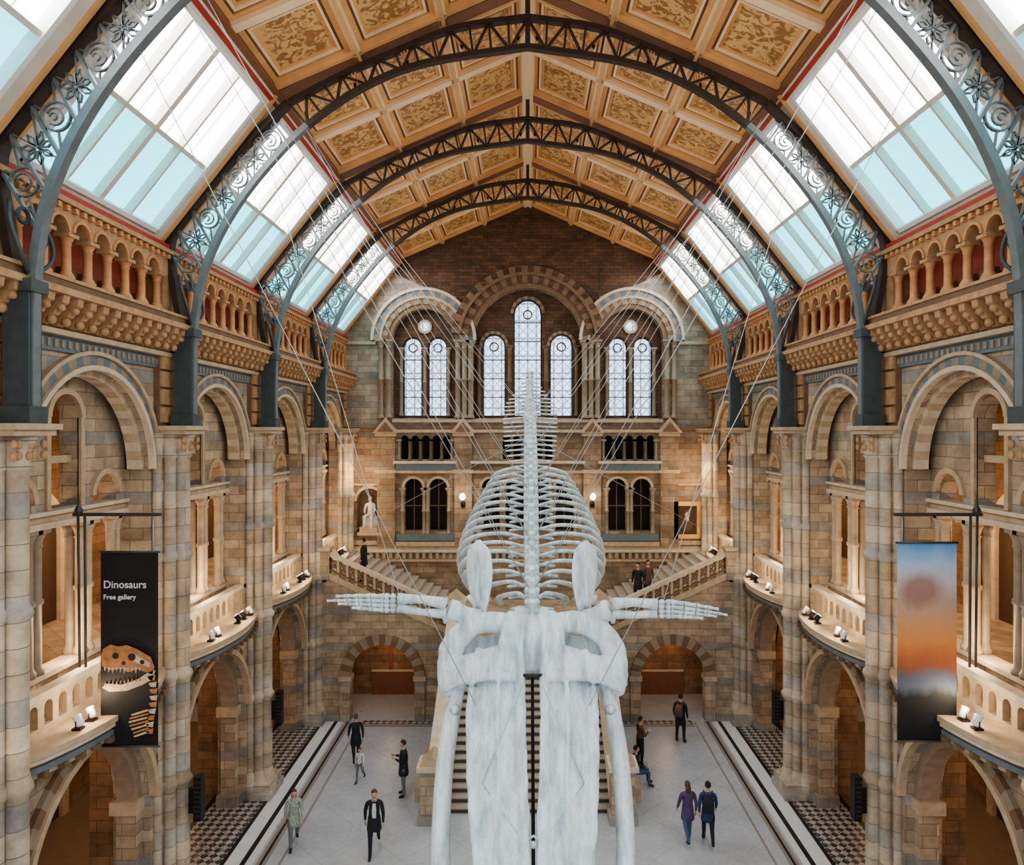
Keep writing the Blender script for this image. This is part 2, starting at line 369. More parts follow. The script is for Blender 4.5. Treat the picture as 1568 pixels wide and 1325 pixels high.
def finish_people():
    bpy.context.view_layer.update(); dg = bpy.context.evaluated_depsgraph_get()
    for P in people:
        ev = bpy.data.meshes.new_from_object(P['o'].evaluated_get(dg))
        mb = MB(); J = P['J']; segs = [(J[a][0], J[b][0], m) for a, b, m in P['E']]
        V = [v.co.copy() for v in ev.vertices]
        groups = {}
        for pl in ev.polygons:
            c = pl.center; best = None; bd = 9
            for a, b, m in segs:
                ab = b-a; t = max(0, min(1, (c-a).dot(ab)/max(ab.length_squared, 1e-9))); d = (a+ab*t-c).length
                if d < bd: bd = d; best = m
            if P['inner'] and c.y > .07 and abs(c.x) < .05 and 1.0 < c.z < 1.45: best = P['inner']
            groups.setdefault(best, []).append(tuple(pl.vertices))
        for m, fs in groups.items():
            used = sorted({i for f in fs for i in f}); mp = {i: k for k, i in enumerate(used)}
            mb.add([V[i] for i in used], [tuple(mp[i] for i in f) for f in fs], m, True)
        hc = J['hb'][0]+Vector((0, .012, .075))
        def hf(p, d):
            if d.z < -.2: p.x *= 1+.25*(d.z+.2); p.y += .012*(-d.z)
            if d.y > .9 and abs(d.z+.1) < .25: p.y += .012
            return p
        mb.ball(hc, (.075, .093, .118), SK, 16, 12, hf)
        mb.tube([hc+Vector((0, .088, .015)), hc+Vector((0, .108, -.02)), hc+Vector((0, .092, -.03))], [.008, .014, .010], SK, 6)
        for sg in (-1, 1):
            mb.ball(hc+Vector((sg*.028, .083, .012)), (.011, .008, .007), C_eye, 6, 4)
            mb.ball(hc+Vector((sg*.076, -.002, -.005)), (.010, .02, .03), SK, 8, 6)
        mb.ball(hc+Vector((0, .086, -.055)), (.022, .008, .006), cm_lip, 8, 4)
        def hairf(p, d):
            if d.y > .25 and d.z < .35: p *= .86
            if d.z < -.35: p *= .8
            return p
        mb.ball(hc+Vector((0, -.012, .018)), (.086, .1, .118), P['hair'], 16, 12, hairf)
        if P['lh']:
            mb.tube([hc+Vector((0, -.05, .02)), hc+Vector((0, -.075, -.1)), hc+Vector((0, -.09, -.24))], [.075, .085, .05], P['hair'], 10, up=(0, 1, 0), flat=(.6, 1))
        mb.tube([J['neck'][0]+Vector((0, 0, -.05)), J['neck'][0]+Vector((0, 0, .015))], [.085, .07], P['top'], 12)
        if P['coat']:
            pc = J['pel'][0]
            rg = []
            for zz, rr in ((.10, .165), (-.05, .18), (-.2, .20), (-.28, .195)):
                rg.append([pc+Vector((cos(2*pi*k/16)*rr, sin(2*pi*k/16)*rr*.8, zz)) for k in range(16)])
            mb.loft(rg, P['top'])
        for sd, sg in (('L', -1), ('R', 1)):
            w = J['wr'+sd][0]; d = (w-J['el'+sd][0]).normalized(); side = Vector((0, 1, 0)); side = (side-d*side.dot(d)).normalized(); nrm = d.cross(side)
            mb.tube([w-d*.01, w+d*.04, w+d*.09], [.026, .04, .036], SK, 8, up=side, flat=(1, .5))
            for k in range(4):
                b = w+d*.085+side*(.027-.018*k); L = (.068, .078, .072, .055)[k]
                mb.tube([b, b+d*L*.5-nrm*sg*.004, b+d*L*.85-nrm*sg*.02], [.0095, .0088, .007], SK, 6)
            b = w+d*.03+side*.035
            mb.tube([b, b+d*.03+side*.025, b+d*.06+side*.028], [.012, .011, .008], SK, 6)
        if P['pack']:
            rg = []
            for zz, hw, dp in ((1.0, .10, .06), (1.03, .14, .11), (1.2, .15, .13), (1.38, .14, .11), (1.46, .10, .05)):
                rg.append([Vector((max(-hw, min(hw, 1.3*hw*cos(2*pi*k/16))), -.13-dp*.6+max(-dp, min(dp, 1.3*dp*sin(2*pi*k/16)))*.8, zz)) for k in range(16)])
            mb.loft(rg, P['pack'])
            for sg in (-1, 1):
                mb.tube([Vector((sg*.1, -.12, 1.42)), Vector((sg*.12, .02, 1.53)), Vector((sg*.12, .14, 1.35)), Vector((sg*.14, .08, 1.12)), Vector((sg*.12, -.12, 1.05))], .018, P['pack'], 6)
        zmin = min(v[2] for v in mb.v); off = -zmin
        R = Matrix.Rotation(P['ang'], 3, 'Z')
        mb.v = [tuple(R @ (Vector(v)+Vector((0, 0, off)))*P['S']) for v in mb.v]
        if P['stat']:
            mb.mats = [P['stat'] for _ in mb.mats]
        o = mb.build(P['name'], recalc=True); o.location = (P['x'], P['y'], P['z'])
        bpy.data.objects.remove(P['o'])
cm_lip = plain('lips', (.38, .14, .12), .5)
def px(dx, dy):
    Y = CAMH*F/(dy-660); return ((dx-808)/F*Y, Y)
def fp(nm, dx, dy, hh, ang, *a, **k):
    X, Y = px(dx, dy); person(nm, X, Y, .005, hh, ang, *a, **k)
fp('person', 450, 1298, 1.60, radians(200), C_camo, C_grey, C_hairb, longhair=True, coat=True, a=.3)
fp('person', 573, 1306, 1.74, radians(190), C_black, C_black, C_hairb, inner=C_white, a=.42, coat=True)
fp('person', 618, 1219, 1.72, radians(100), C_black, C_grey, pose='stand', inner=C_lblue, phone=True, coat=True)
fp('person', 545, 1168, 1.66, radians(20), C_black, C_black, C_hairb, a=.3, coat=True)
fp('person', 551, 1198, 1.12, radians(170), C_white, C_grey, C_hairb, a=.3)
fp('person', 1053, 1289, 1.66, radians(8), C_purple, C_jean, C_hairb, a=.25, longhair=True, coat=True)
fp('person', 1084, 1292, 1.70, radians(-8), C_navy, C_black, C_hair, a=.3, coat=True, ph=-1, pack=C_black)
fp('person', 1042, 1137, 1.74, radians(-30), C_black, C_black, pose='stand', pack=C_brown, coat=True)
person('person', 3.85, 24.6, .005, 1.68, radians(-70), C_brown, C_black, pose='stand', phone=True)
person('seated_person', 3.5, 23.3, .02, 1.66, radians(-90), C_black, C_jean, pose='sit')
for X, hh, an, c in ((4.55, 1.72, 150, C_black), (4.95, 1.66, 200, C_brown), (-6.75, 1.74, 90, C_black)):
    k = int((abs(X)-3.0)/(5.0/14)); zt = 3.5+(k+1)*2.3/14
    person('person', X, 29.6, zt, hh, radians(an), c, C_black, pose='stand', coat=True)
person('seated_statue', -7.5, 34.22, 6.96, 1.85, pi, M_marble, M_marble, pose='sit', stat=M_marble)
finish_people()

# ------------------------------------------------------------ floor
mb = MB()
mb.box(-14.5, 14.5, -6, YE+.8, -.3, 0, M_floor)
for s in (-1, 1):
    def fb(a, b, m, z=.004): mb.box(min(s*a, s*b), max(s*a, s*b), -6, 28.4, -.01, z, m)
    fb(6.55, 6.62, M_ftan); fb(6.95, 7.22, M_ftan); fb(7.05, 7.12, M_fblack, .006); fb(7.3, 7.5, M_fwhite); fb(7.5, 7.64, M_fblack); fb(7.64, 8.05, M_fwhite); fb(8.05, 8.17, M_fblack)
    fb(8.17, 9.7, M_patt); fb(9.7, 9.85, M_fblack); fb(9.85, 14.4, M_aislef)
mb.box(-6.5, 6.5, 27.9, 28.1, -.01, .004, M_ftan); mb.box(-6.5, 6.5, 28.15, 28.5, -.01, .004, M_patt)
mb.build('floor')

# ------------------------------------------------------------ side walls
def colonnette(mb, x, y, z0, z1, r, mat=None, ring=True, seg=8, cap=None):
    mat = mat or M_ccol; h = z1-z0
    pr = [(r*1.5, z0), (r*1.5, z0+.08), (r*1.15, z0+.14), (r, z0+.2)]
    if ring: m = z0+h*.5; pr += [(r, m-.06), (r*1.3, m-.04), (r*1.3, m+.04), (r, m+.06)]
    pr += [(r*.97, z1-.36*min(1, h/2)), (r*1.25, z1-.33*min(1, h/2)), (r*1.0, z1-.3*min(1, h/2)), (r*1.2, z1-.2*min(1, h/2)), (r*1.75, z1-.08)]
    mb.lathe(x, y, pr, mat, seg)
    mb.box(x-r*1.8, x+r*1.8, y-r*1.8, y+r*1.8, z1-.08, z1, cap or mat)

for s, nm in ((-1, 'left'), (1, 'right')):
    M = (lambda s: (lambda u, v, w: (s*w, u, v)))(s)
    mb = MB()
    for (y0, y1) in BAYS:
        c = (y0+y1)/2
        mb.wall(M, y0, y1, 0, 5.6, 8.75, 9.6, [(c, 2.15, 0, 3.05, True)], M_buff, 20)
        mb.ring(M, c, 3.05, 2.12, 2.26, 0, 180, 8.58, 8.76, M_ccol, 20)
        mb.ring(M, c, 3.05, 2.26, 2.46, 0, 180, 8.64, 8.76, M_brown, 24, M_bcol)
        mb.ring(M, c, 3.05, 1.9, 2.16, 0, 180, 8.95, 9.4, M_bcol, 20)
        for q in (-1, 1):
            mb.mbox(M, c+q*2.03-.13, c+q*2.03+.13, 0, 2.75, 8.95, 9.4, M_buff)
            mb.mbox(M, c+q*2.0-.2, c+q*2.0+.2, 2.75, 3.05, 8.88, 9.5, M_ccol)
            mb.mbox(M, c+q*2.0-.22, c+q*2.0+.22, 0, .35, 8.85, 9.5, M_buff)
        n = 14
        for k in range(n):
            t0, t1 = k/n, (k+1)/n
            ya, yb = y0+.35+(SP-.7)*t0, y0+.35+(SP-.7)*t1
            wa, wb = 8.62-.6*abs(sin(pi*t0))**.7, 8.62-.6*abs(sin(pi*t1))**.7
            for zz0, zz1, dd, mt in ((5.46, 5.58, .14, M_ccol), (5.58, 5.68, 0.03, M_blue), (5.68, 5.74, .07, M_brown), (5.74, 5.84, .0, M_cream), (5.84, 5.95, -.05, M_ccol)):
                v = [(s*(wa+dd), ya, zz0), (s*(wb+dd), yb, zz0), (s*9.0, yb, zz0), (s*9.0, ya, zz0), (s*(wa+dd), ya, zz1), (s*(wb+dd), yb, zz1), (s*9.0, yb, zz1), (s*9.0, ya, zz1)]
                mb.add(v, [(0, 3, 2, 1), (4, 5, 6, 7), (0, 1, 5, 4), (1, 2, 6, 5), (2, 3, 7, 6), (3, 0, 4, 7)], mt)
            mb.box(min(s*(wa-.02), s*(wa+.1)), max(s*(wa-.02), s*(wa+.1)), ya+.08, ya+.2, 5.46, 5.58, M_brown)
        mb.mbox(M, y0, y1, 5.6, 5.9, 8.9, 14.2, M_buff)
        ops = [(y0+.75+.41*k, .12, 6.1, 6.42, True) for k in range(int((SP-1.2)/.41))]
        mb.wall(M, y0+.4, y1-.4, 5.95, 6.62, 8.85, 8.98, ops, M_ccol, 6)
        mb.mbox(M, y0+.3, y1-.3, 6.62, 6.74, 8.8, 9.04, M_cream)
        # upper main arch
        mb.wall(M, y0, y1, 10.6, 13.15, 8.75, 9.2, [(c, 2.12, 10.6, 10.62, True)], M_buff, 20)
        mb.ring(M, c, 10.62, 2.1, 2.2, 0, 180, 8.62, 8.76, M_cream, 24)
        mb.ring(M, c, 10.62, 2.2, 2.40, 0, 180, 8.69, 8.76, M_blue, 32, M_bcol)
        mb.ring(M, c, 10.62, 2.40, 2.48, 0, 180, 8.63, 8.76, M_ccol, 24)
        mb.ring(M, c, 10.62, 1.98, 2.13, 0, 180, 8.9, 9.2, M_cream, 30, M_ccol)
        for yy in (y0, y1):
            a, b = (y0, y0+.62) if yy == y0 else (y1-.62, y1)
            mb.mbox(M, a, b, 5.9, 10.6, 8.8, 9.7, M_buff)
        # set-back screen
        SW = 9.36
        mb.wall(M, y0+.6, y1-.6, 5.9, 6.7, SW+.04, SW+.36, [], M_buff)
        mb.mbox(M, y0+.6, y1-.6, 6.7, 6.8, SW-.04, SW+.4, M_cream)
        for uu in (-2.0, -1.78, -.92, -.68, .68, .92, 1.78, 2.0):
            colonnette(mb, s*(SW+.1), c+uu, 6.8, 9.6, .10, M_ccol if uu > 0 else M_bcol)
            if abs(uu) < 1: colonnette(mb, s*(SW+.32), c+uu, 6.8, 9.6, .095, M_bcol, ring=False)
        mb.mbox(M, y0+.6, y1-.6, 9.6, 9.72, SW-.1, SW+.4, M_cream)
        mb.mbox(M, y0+.6, y1-.6, 9.72, 9.86, SW-.02, SW+.36, M_ccol); mb.mbox(M, y0+.6, y1-.6, 9.86, 9.94, SW-.12, SW+.36, M_cream)
        mb.wall(M, y0+.6, y1-.6, 9.94, 13.2, SW, SW+.4, [(c-1.4, .44, 9.94, 10.12, True), (c, .47, 9.97, 11.78, True), (c+1.4, .44, 9.94, 10.12, True)], M_buff, 12)
        for uu, vv, r in ((-1.4, 10.12, .44), (0, 11.78, .47), (1.4, 10.12, .44)):
            mb.ring(M, c+uu, vv, r, r+.12, 0, 180, SW-.08, SW+.02, M_ccol, 14)
        for q in (-1, 1): mb.mbox(M, c+q*.53-.06, c+q*.53+.06, 9.95, 11.78, SW-.06, SW+.02, M_ccol)
        mb.mbox(M, c-.62, c+.62, 9.94, 12.4, SW+.75, SW+.85, M_aisle)
        mb.mbox(M, c-.5, c+.5, 10.85, 11.0, SW+.15, SW+.3, M_ccol)
        # frieze + corbel table
        mb.mbox(M, y0-.001, y1, 12.98, 13.26, 8.68, 9.5, M_blue)
        for k in range(28): mb.mbox(M, y0+.2*k+.05, y0+.2*k+.13, 13.05, 13.19, 8.65, 8.69, M_bcol)
        mb.mbox(M, y0, y1, 13.26, 13.36, 8.52, 9.5, M_ccol)
        nc = 14
        for k in range(nc):
            yc = y0+SP*(k+.5)/nc
            Mp = lambda u, v, w, s=s: (s*u, w, v)
            mb.prism(Mp, [(8.64, 13.38), (8.54, 13.4), (8.46, 13.52), (8.34, 13.56), (8.24, 13.72), (8.16, 13.76), (8.14, 13.9), (8.64, 13.9)], yc-.09, yc+.09, M_corb)
            mb.ball((s*8.42, yc, 13.48), (.08, .09, .09), M_corb, 8, 6); mb.ball((s*8.25, yc, 13.68), (.07, .09, .07), M_corb, 8, 6)
            mb.mbox(M, yc+.12, yc+.28, 13.6, 13.78, 8.58, 8.66, M_orcol)
        mb.mbox(M, y0, y1, 13.36, 13.95, 8.64, 9.5, M_brown)
        mb.mbox(M, y0, y1, 13.9, 14.02, 8.08, 9.5, M_corb); mb.mbox(M, y0, y1, 14.02, 14.16, 8.16, 9.5, M_brown); mb.mbox(M, y0, y1, 14.16, 14.22, 8.12, 9.5, M_corb); mb.mbox(M, y0, y1, 14.22, 14.34, 8.5, 9.5, M_red)
        # clerestory colonnade
        mb.mbox(M, y0, y1, 14.3, 15.95, 9.1, 9.3, M_redb)
        nn = 7; st = (SP-1.0)/nn
        mb.wall(M, y0, y1, 15.18, 15.72, 8.6, 8.85, [(y0+.5+st*(k+.5), st/2-.1, 15.18, 15.24, True) for k in range(nn)], M_corb, 8)
        for k in range(nn):
            mb.ring(M, y0+.5+st*(k+.5), 15.24, st/2-.1, st/2-.04, 0, 180, 8.56, 8.62, M_orcol, 10)
            mb.mbox(M, y0+.5+st*k+.1, y0+.5+st*(k+1)-.1, 14.34, 14.62, 8.85, 8.95, M_brown)
        for k in range(nn+1):
            y = y0+.5+st*k; x = s*8.68
            mb.lathe(x, y, [(.15, 14.3), (.15, 14.4), (.11, 14.46), (.085, 14.5), (.08, 14.98), (.1, 15.0), (.085, 15.03), (.13, 15.12), (.16, 15.14)], M_orcol, 10)
            mb.box(x-.15, x+.15, y-.15, y+.15, 15.13, 15.2, M_corb)
        for q in (y0, y1-.34): mb.mbox(M, q, q+.34, 14.3, 15.2, 8.6, 9.2, M_corb)
        mb.mbox(M, y0, y1, 15.72, 15.82, 8.5, 9.2, M_corb); mb.mbox(M, y0, y1, 15.82, 15.95, 8.56, 9.3, M_red)
        for k in range(22): mb.mbox(M, y0+.1+k*.25, y0+.2+k*.25, 15.6, 15.7, 8.52, 8.62, M_orcol)
        # aisle shell
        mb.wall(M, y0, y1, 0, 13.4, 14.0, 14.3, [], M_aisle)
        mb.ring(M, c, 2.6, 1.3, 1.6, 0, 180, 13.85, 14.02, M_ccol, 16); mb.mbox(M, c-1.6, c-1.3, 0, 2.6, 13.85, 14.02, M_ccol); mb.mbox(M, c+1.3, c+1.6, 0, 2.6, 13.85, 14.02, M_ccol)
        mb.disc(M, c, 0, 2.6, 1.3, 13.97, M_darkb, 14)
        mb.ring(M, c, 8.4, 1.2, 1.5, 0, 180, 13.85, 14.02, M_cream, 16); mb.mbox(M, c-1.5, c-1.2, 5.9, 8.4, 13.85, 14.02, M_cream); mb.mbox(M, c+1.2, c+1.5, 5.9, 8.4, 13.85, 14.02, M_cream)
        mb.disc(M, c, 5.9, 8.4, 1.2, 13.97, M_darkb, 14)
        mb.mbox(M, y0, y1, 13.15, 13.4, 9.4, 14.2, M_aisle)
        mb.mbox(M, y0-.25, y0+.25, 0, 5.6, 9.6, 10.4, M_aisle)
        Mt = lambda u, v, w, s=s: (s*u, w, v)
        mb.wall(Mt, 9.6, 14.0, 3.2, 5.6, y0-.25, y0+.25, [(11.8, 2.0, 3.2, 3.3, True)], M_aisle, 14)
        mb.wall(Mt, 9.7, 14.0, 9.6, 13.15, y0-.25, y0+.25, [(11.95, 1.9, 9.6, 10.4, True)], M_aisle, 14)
    for y in PY+[YE]:
        a, b = (y-.5, y+.5) if y < YE else (YE-.5, YE)
        mb.mbox(M, a, b, 11.6, 13.36, 8.62, 8.78, M_brown)
        for zz in (11.7, 12.12, 12.54, 12.96):
            for qa, qb in ((a+.05, (a+b)/2-.03), ((a+b)/2+.03, b-.05)): mb.mbox(M, qa, qb, zz, zz+.36, 8.56, 8.63, M_corb if int(zz*10) % 2 else M_brown)
    mb.build('wall_'+nm)

# ------------------------------------------------------------ pillars
for s in (-1, 1):
    for y in PY+[YE-.45]:
        mb = MB()
        def bx(w0, w1, hw, z0, z1, m): mb.box(min(s*w0, s*w1), max(s*w0, s*w1), y-hw, y+hw, z0, z1, m)
        bx(8.42, 9.0, .33, 0, 11.1, M_pier)
        bx(8.58, 9.2, .44, 0, 10.7, M_buff)
        sh = [(8.33, 0, .185), (8.48, -.27, .135), (8.48, .27, .135), (8.70, -.41, .115), (8.70, .41, .115)]
        for w, dy, r in sh:
            pr = [(r*1.9, 0), (r*1.9, .45), (r*1.55, .5), (r*1.6, .62), (r*1.2, .72), (r, .82)]
            for zz in (3.0, 5.55, 8.4): pr += [(r, zz), (r*1.25, zz+.05), (r*1.35, zz+.12), (r*1.25, zz+.19), (r, zz+.24)]
            pr += [(r, 10.85), (r*1.3, 10.9), (r*1.05, 10.97), (r*1.15, 11.2), (r*1.75, 11.45)]
            mb.lathe(s*w, y+dy, pr, M_pier, 14)
        bx(7.98, 9.3, .62, 0, .22, M_pier); bx(8.04, 9.2, .55, .22, .45, M_pier)
        bx(8.0, 8.9, .50, 11.42, 11.52, M_ccol); bx(7.93, 8.9, .56, 11.52, 11.62, M_ccol)
        for k in range(5):
            for zz in (11.1, 11.28): mb.ball((s*(8.12+.05*(k % 2)), y-.36+.18*k, zz), (.06, .07, .08), M_corb, 6, 4)
        mb.build('clustered_pillar')

# ------------------------------------------------------------ skylights
A = Vector((8.8, 0, 15.95)); B = Vector((6.0, 0, 19.5)); SL = (B-A).length; DD = (B-A)/SL; NN = Vector((-DD.z, 0, DD.x))*-1
if NN.x < 0: NN = -NN
wn = 0
for s in (-1, 1):
    def MS(u, v, w, s=s):
        p = A+DD*v+NN*w; return (s*p.x, u, p.z)
    for (y0, y1) in BAYS:
        wn += 1; mb = MB()
        f0, f1 = y0+.55, y1-.55; v0, v1 = .22, SL-.3
        mb.mbox(MS, y0, f0, 0, SL, 0, .3, M_jamb); mb.mbox(MS, f1, y1, 0, SL, 0, .3, M_jamb)
        mb.mbox(MS, y0+.16, y0+.24, 0, SL, -.06, .02, M_wood); mb.mbox(MS, y1-.24, y1-.16, 0, SL, -.06, .02, M_wood)
        mb.mbox(MS, f0, f1, 0, v0, 0, .3, M_jamb); mb.mbox(MS, f0, f1, v1, SL, 0, .3, M_jamb)
        mb.mbox(MS, f0, f0+.1, v0, v1, -.05, .22, M_white); mb.mbox(MS, f1-.1, f1, v0, v1, -.05, .22, M_white)
        mb.mbox(MS, f0, f1, v0, v0+.1, -.05, .22, M_white); mb.mbox(MS, f0, f1, v1-.1, v1, -.05, .22, M_white)
        g0, g1, h0, h1 = f0+.1, f1-.1, v0+.1, v1-.1; vm = h0+(h1-h0)*.47
        mb.mbox(MS, g0, g1, vm-.05, vm+.05, .0, .2, M_jamb)
        cols = 4; cw = (g1-g0)/cols
        for k in range(1, cols): wd = .07 if k == 2 else .03; mb.mbox(MS, g0+cw*k-wd, g0+cw*k+wd, h0, h1, .0, .2, M_jamb)
        for k in range(cols):
            mb.mbox(MS, g0+cw*(k+.5)-.01, g0+cw*(k+.5)+.01, vm, h1, .12, .17, M_white)
        mb.add([MS(g0, h0, .18), MS(g1, h0, .18), MS(g1, vm, .18), MS(g0, vm, .18)], [(0, 1, 2, 3)], M_paneC)
        mb.add([MS(g0, vm, .18), MS(g1, vm, .18), MS(g1, h1, .18), MS(g0, h1, .18)], [(0, 1, 2, 3)], M_paneW)
        mb.build('window_%d' % wn, recalc=False)

# ------------------------------------------------------------ ceiling
mb = MB()
RA = Vector((6.0, 0, 19.5)); RB = Vector((0, 0, 22.1)); RL = (RB-RA).length; RD = (RB-RA)/RL; RN = Vector((-RD.z, 0, RD.x))
if RN.z < 0: RN = -RN
for s in (-1, 1):
    def MC(u, v, w, s=s):
        p = RA+RD*v+RN*w; return (s*p.x, u, p.z)
    mb.mbox(MC, .5, YE, -.1, RL+.1, .26, .36, M_wood)
    mb.mbox(MC, .5, YE, -.2, -.08, -.1, .2, M_red)
    mb.mbox(MC, .5, YE, -.08, .1, -.02, .28, M_woodd)
    for k in (1, 2): v = RL*k/3; mb.mbox(MC, .5, YE, v-.11, v+.11, .06, .28, M_woodl); mb.mbox(MC, .5, YE, v-.04, v+.04, .0, .1, M_wood)
    mb.mbox(MC, .5, YE, RL-.16, RL+.02, .04, .28, M_woodl)
    for (y0, y1) in BAYS:
        ym = (y0+y1)/2
        for yy, hw, m in ((y0, .2, M_woodd), (ym, .12, M_woodl), (y0+.3, .06, M_wood), (y1-.3, .06, M_wood)):
            mb.mbox(MC, yy-hw, yy+hw, .1, RL-.1, .06, .28, m)
        for (a, b) in ((y0+.36, ym-.12), (ym+.12, y1-.36)):
            for k in range(3):
                va, vb = RL*k/3+.11, RL*(k+1)/3-.11
                for (i, wd, w0, m) in ((.0, .13, .16, M_wood), (.13, .06, .2, M_woodd), (.19, .06, .17, M_woodl), (.25, .08, .22, M_wood)):
                    a2, b2, c2, d2 = a+i, b-i, va+i, vb-i
                    mb.mbox(MC, a2, a2+wd, c2, d2, w0, .28, m); mb.mbox(MC, b2-wd, b2, c2, d2, w0, .28, m)
                    mb.mbox(MC, a2+wd, b2-wd, c2, c2+wd, w0, .28, m); mb.mbox(MC, a2+wd, b2-wd, d2-wd, d2, w0, .28, m)
                i = .33; mb.mbox(MC, a+i, b-i, va+i, vb-i, .25, .28, M_panel)
mb.build('ceiling')

# ------------------------------------------------------------ trusses
def chord(mb, pts, th, y0, y1, mat, s):
    n = len(pts)
    L = []; R = []
    for i in range(n):
        t = (pts[min(n-1, i+1)]-pts[max(0, i-1)]).normalized(); nn = Vector((-t.y, t.x))
        L.append(pts[i]+nn*th/2); R.append(pts[i]-nn*th/2)
    rings = [[(s*L[i].x, y0, L[i].y), (s*L[i].x, y1, L[i].y), (s*R[i].x, y1, R[i].y), (s*R[i].x, y0, R[i].y)] for i in range(n)]
    mb.loft(rings, mat, False)
def resample(pts, n):
    d = [0]
    for i in range(1, len(pts)): d.append(d[-1]+(pts[i]-pts[i-1]).length)
    out = []
    for k in range(n+1):
        t = d[-1]*k/n; i = 0
        while i < len(d)-2 and d[i+1] < t: i += 1
        out.append(pts[i].lerp(pts[i+1], (t-d[i])/max(1e-9, d[i+1]-d[i])))
    return out
V2 = lambda *l: [Vector(p) for p in l]
inner = cr(V2((0, 20.75), (2.45, 20.36), (4.0, 19.75), (5.3, 18.85), (6.2, 17.95), (6.95, 17.0), (7.5, 16.05), (7.85, 15.1), (8.02, 14.1), (8.06, 13.0), (8.06, 11.7)), 5)
outt = cr(V2((0, 21.45), (1.7, 21.2), (3.2, 20.62), (4.5, 20.05), (5.75, 19.4)), 5)
outs = cr(V2((5.75, 19.4), (7.1, 18.05), (8.2, 16.7), (8.6, 16.0), (8.5, 15.0), (8.3, 13.9)), 5)
in_t = inner[:16]; in_s = inner[15:38]
for y in PY:
    mb = MB()
    for s in (-1, 1):
        hy = .09
        chord(mb, in_t, .12, y-hy, y+hy, M_irond, s); chord(mb, outt, .12, y-hy, y+hy, M_irond, s)
        chord(mb, inner[15:], .14, y-.09, y+.09, M_iron, s); chord(mb, outs, .14, y-.12, y+.12, M_irond, s)
        a = resample(in_t, 13); b = resample(outt, 13)
        for k in range(14):
            chord(mb, [a[k], b[k]], .055, y-.04, y+.04, M_irond, s)
        for k in range(13):
            p, q = (a[k], b[k+1]) if k % 2 else (b[k], a[k+1])
            chord(mb, [p, q], .06, y-.035, y+.035, M_irond, s)
            c = (a[k]+a[k+1]+b[k]+b[k+1])/4
            if k % 3 == 0:
                for da in (-.9, -.45, 0, .45, .9):
                    d = Vector((sin(da), cos(da)))*.2; chord(mb, [c-Vector((0, .17)), c+d], .04, y-.02, y+.02, M_orcol, s)
        a = resample(in_s, 8); b = resample(outs[:17], 8)
        for k in range(1, 9): chord(mb, [a[k], b[k]], .05, y-.045, y+.045, M_iron, s)
        for k in range(1, 8):
            q = [a[k], a[k+1], b[k+1], b[k]]; c = (q[0]+q[1]+q[2]+q[3])/4
            r = min((q[0]-q[3]).length, (q[0]-q[1]).length, (q[1]-q[2]).length)*.40
            Mx = lambda u, v, w, s=s: (s*u, w, v)
            if k % 2:
                mb.ring(Mx, c.x, c.y, r-.028, r, 0, 360, y-.03, y+.03, M_iron, 16)
                mb.ring(Mx, c.x+r*.1, c.y, r*.6-.022, r*.6, 20, 300, y-.02, y+.02, M_iron, 12); mb.ring(Mx, c.x+r*.2, c.y, r*.28-.018, r*.28, 0, 260, y-.02, y+.02, M_iron, 8)
                for qq in q: chord(mb, [c+(qq-c).normalized()*r, qq], .028, y-.02, y+.02, M_iron, s)
            else:
                for t in range(7):
                    an = t*2*pi/7; d = Vector((cos(an), sin(an))); e_ = Vector((-d.y, d.x))
                    for sg in (-1, 1): chord(mb, [c+d*r*.2, c+d*r*.65+e_*r*.2*sg, c+d*r*1.1], .025, y-.02, y+.02, M_iron, s)
                chord(mb, [q[0], q[2]], .025, y-.02, y+.02, M_iron, s); chord(mb, [q[1], q[3]], .025, y-.02, y+.02, M_iron, s)
        mb.box(min(s*8.02, s*8.44), max(s*8.02, s*8.44), y-.16, y+.16, 11.62, 13.9, M_irong)
        mb.box(min(s*7.96, s*8.5), max(s*7.96, s*8.5), y-.22, y+.22, 11.62, 11.9, M_irong)
        mb.box(min(s*7.94, s*8.46), max(s*7.94, s*8.46), y-.21, y+.21, 13.75, 13.95, M_irong)
        for q in (-1, 1):
            mb.tube(cr([(s*8.1, y, 14.0), (s*8.0, y+q*.38, 14.35), (s*8.1, y+q*.45, 14.8), (s*8.3, y+q*.2, 15.2)], 4), .035, M_irong, 6)
            mb.tube([(s*8.1, y, 14.0), (s*8.1, y+q*.42, 14.7)], .03, M_irong, 6)
            mb.ring((lambda u, v, w, s=s: (s*w, u, v)), y+q*.2, 14.95, .1, .14, 0, 360, 8.05, 8.1, M_irong, 12)
    mb.box(-.06, .06, y-.06, y+.06, 21.4, 22.05, M_irond)
    mb.box(-.06, .06, y-.06, y+.06, 20.7, 21.5, M_irond)
    mb.build('iron_roof_truss')

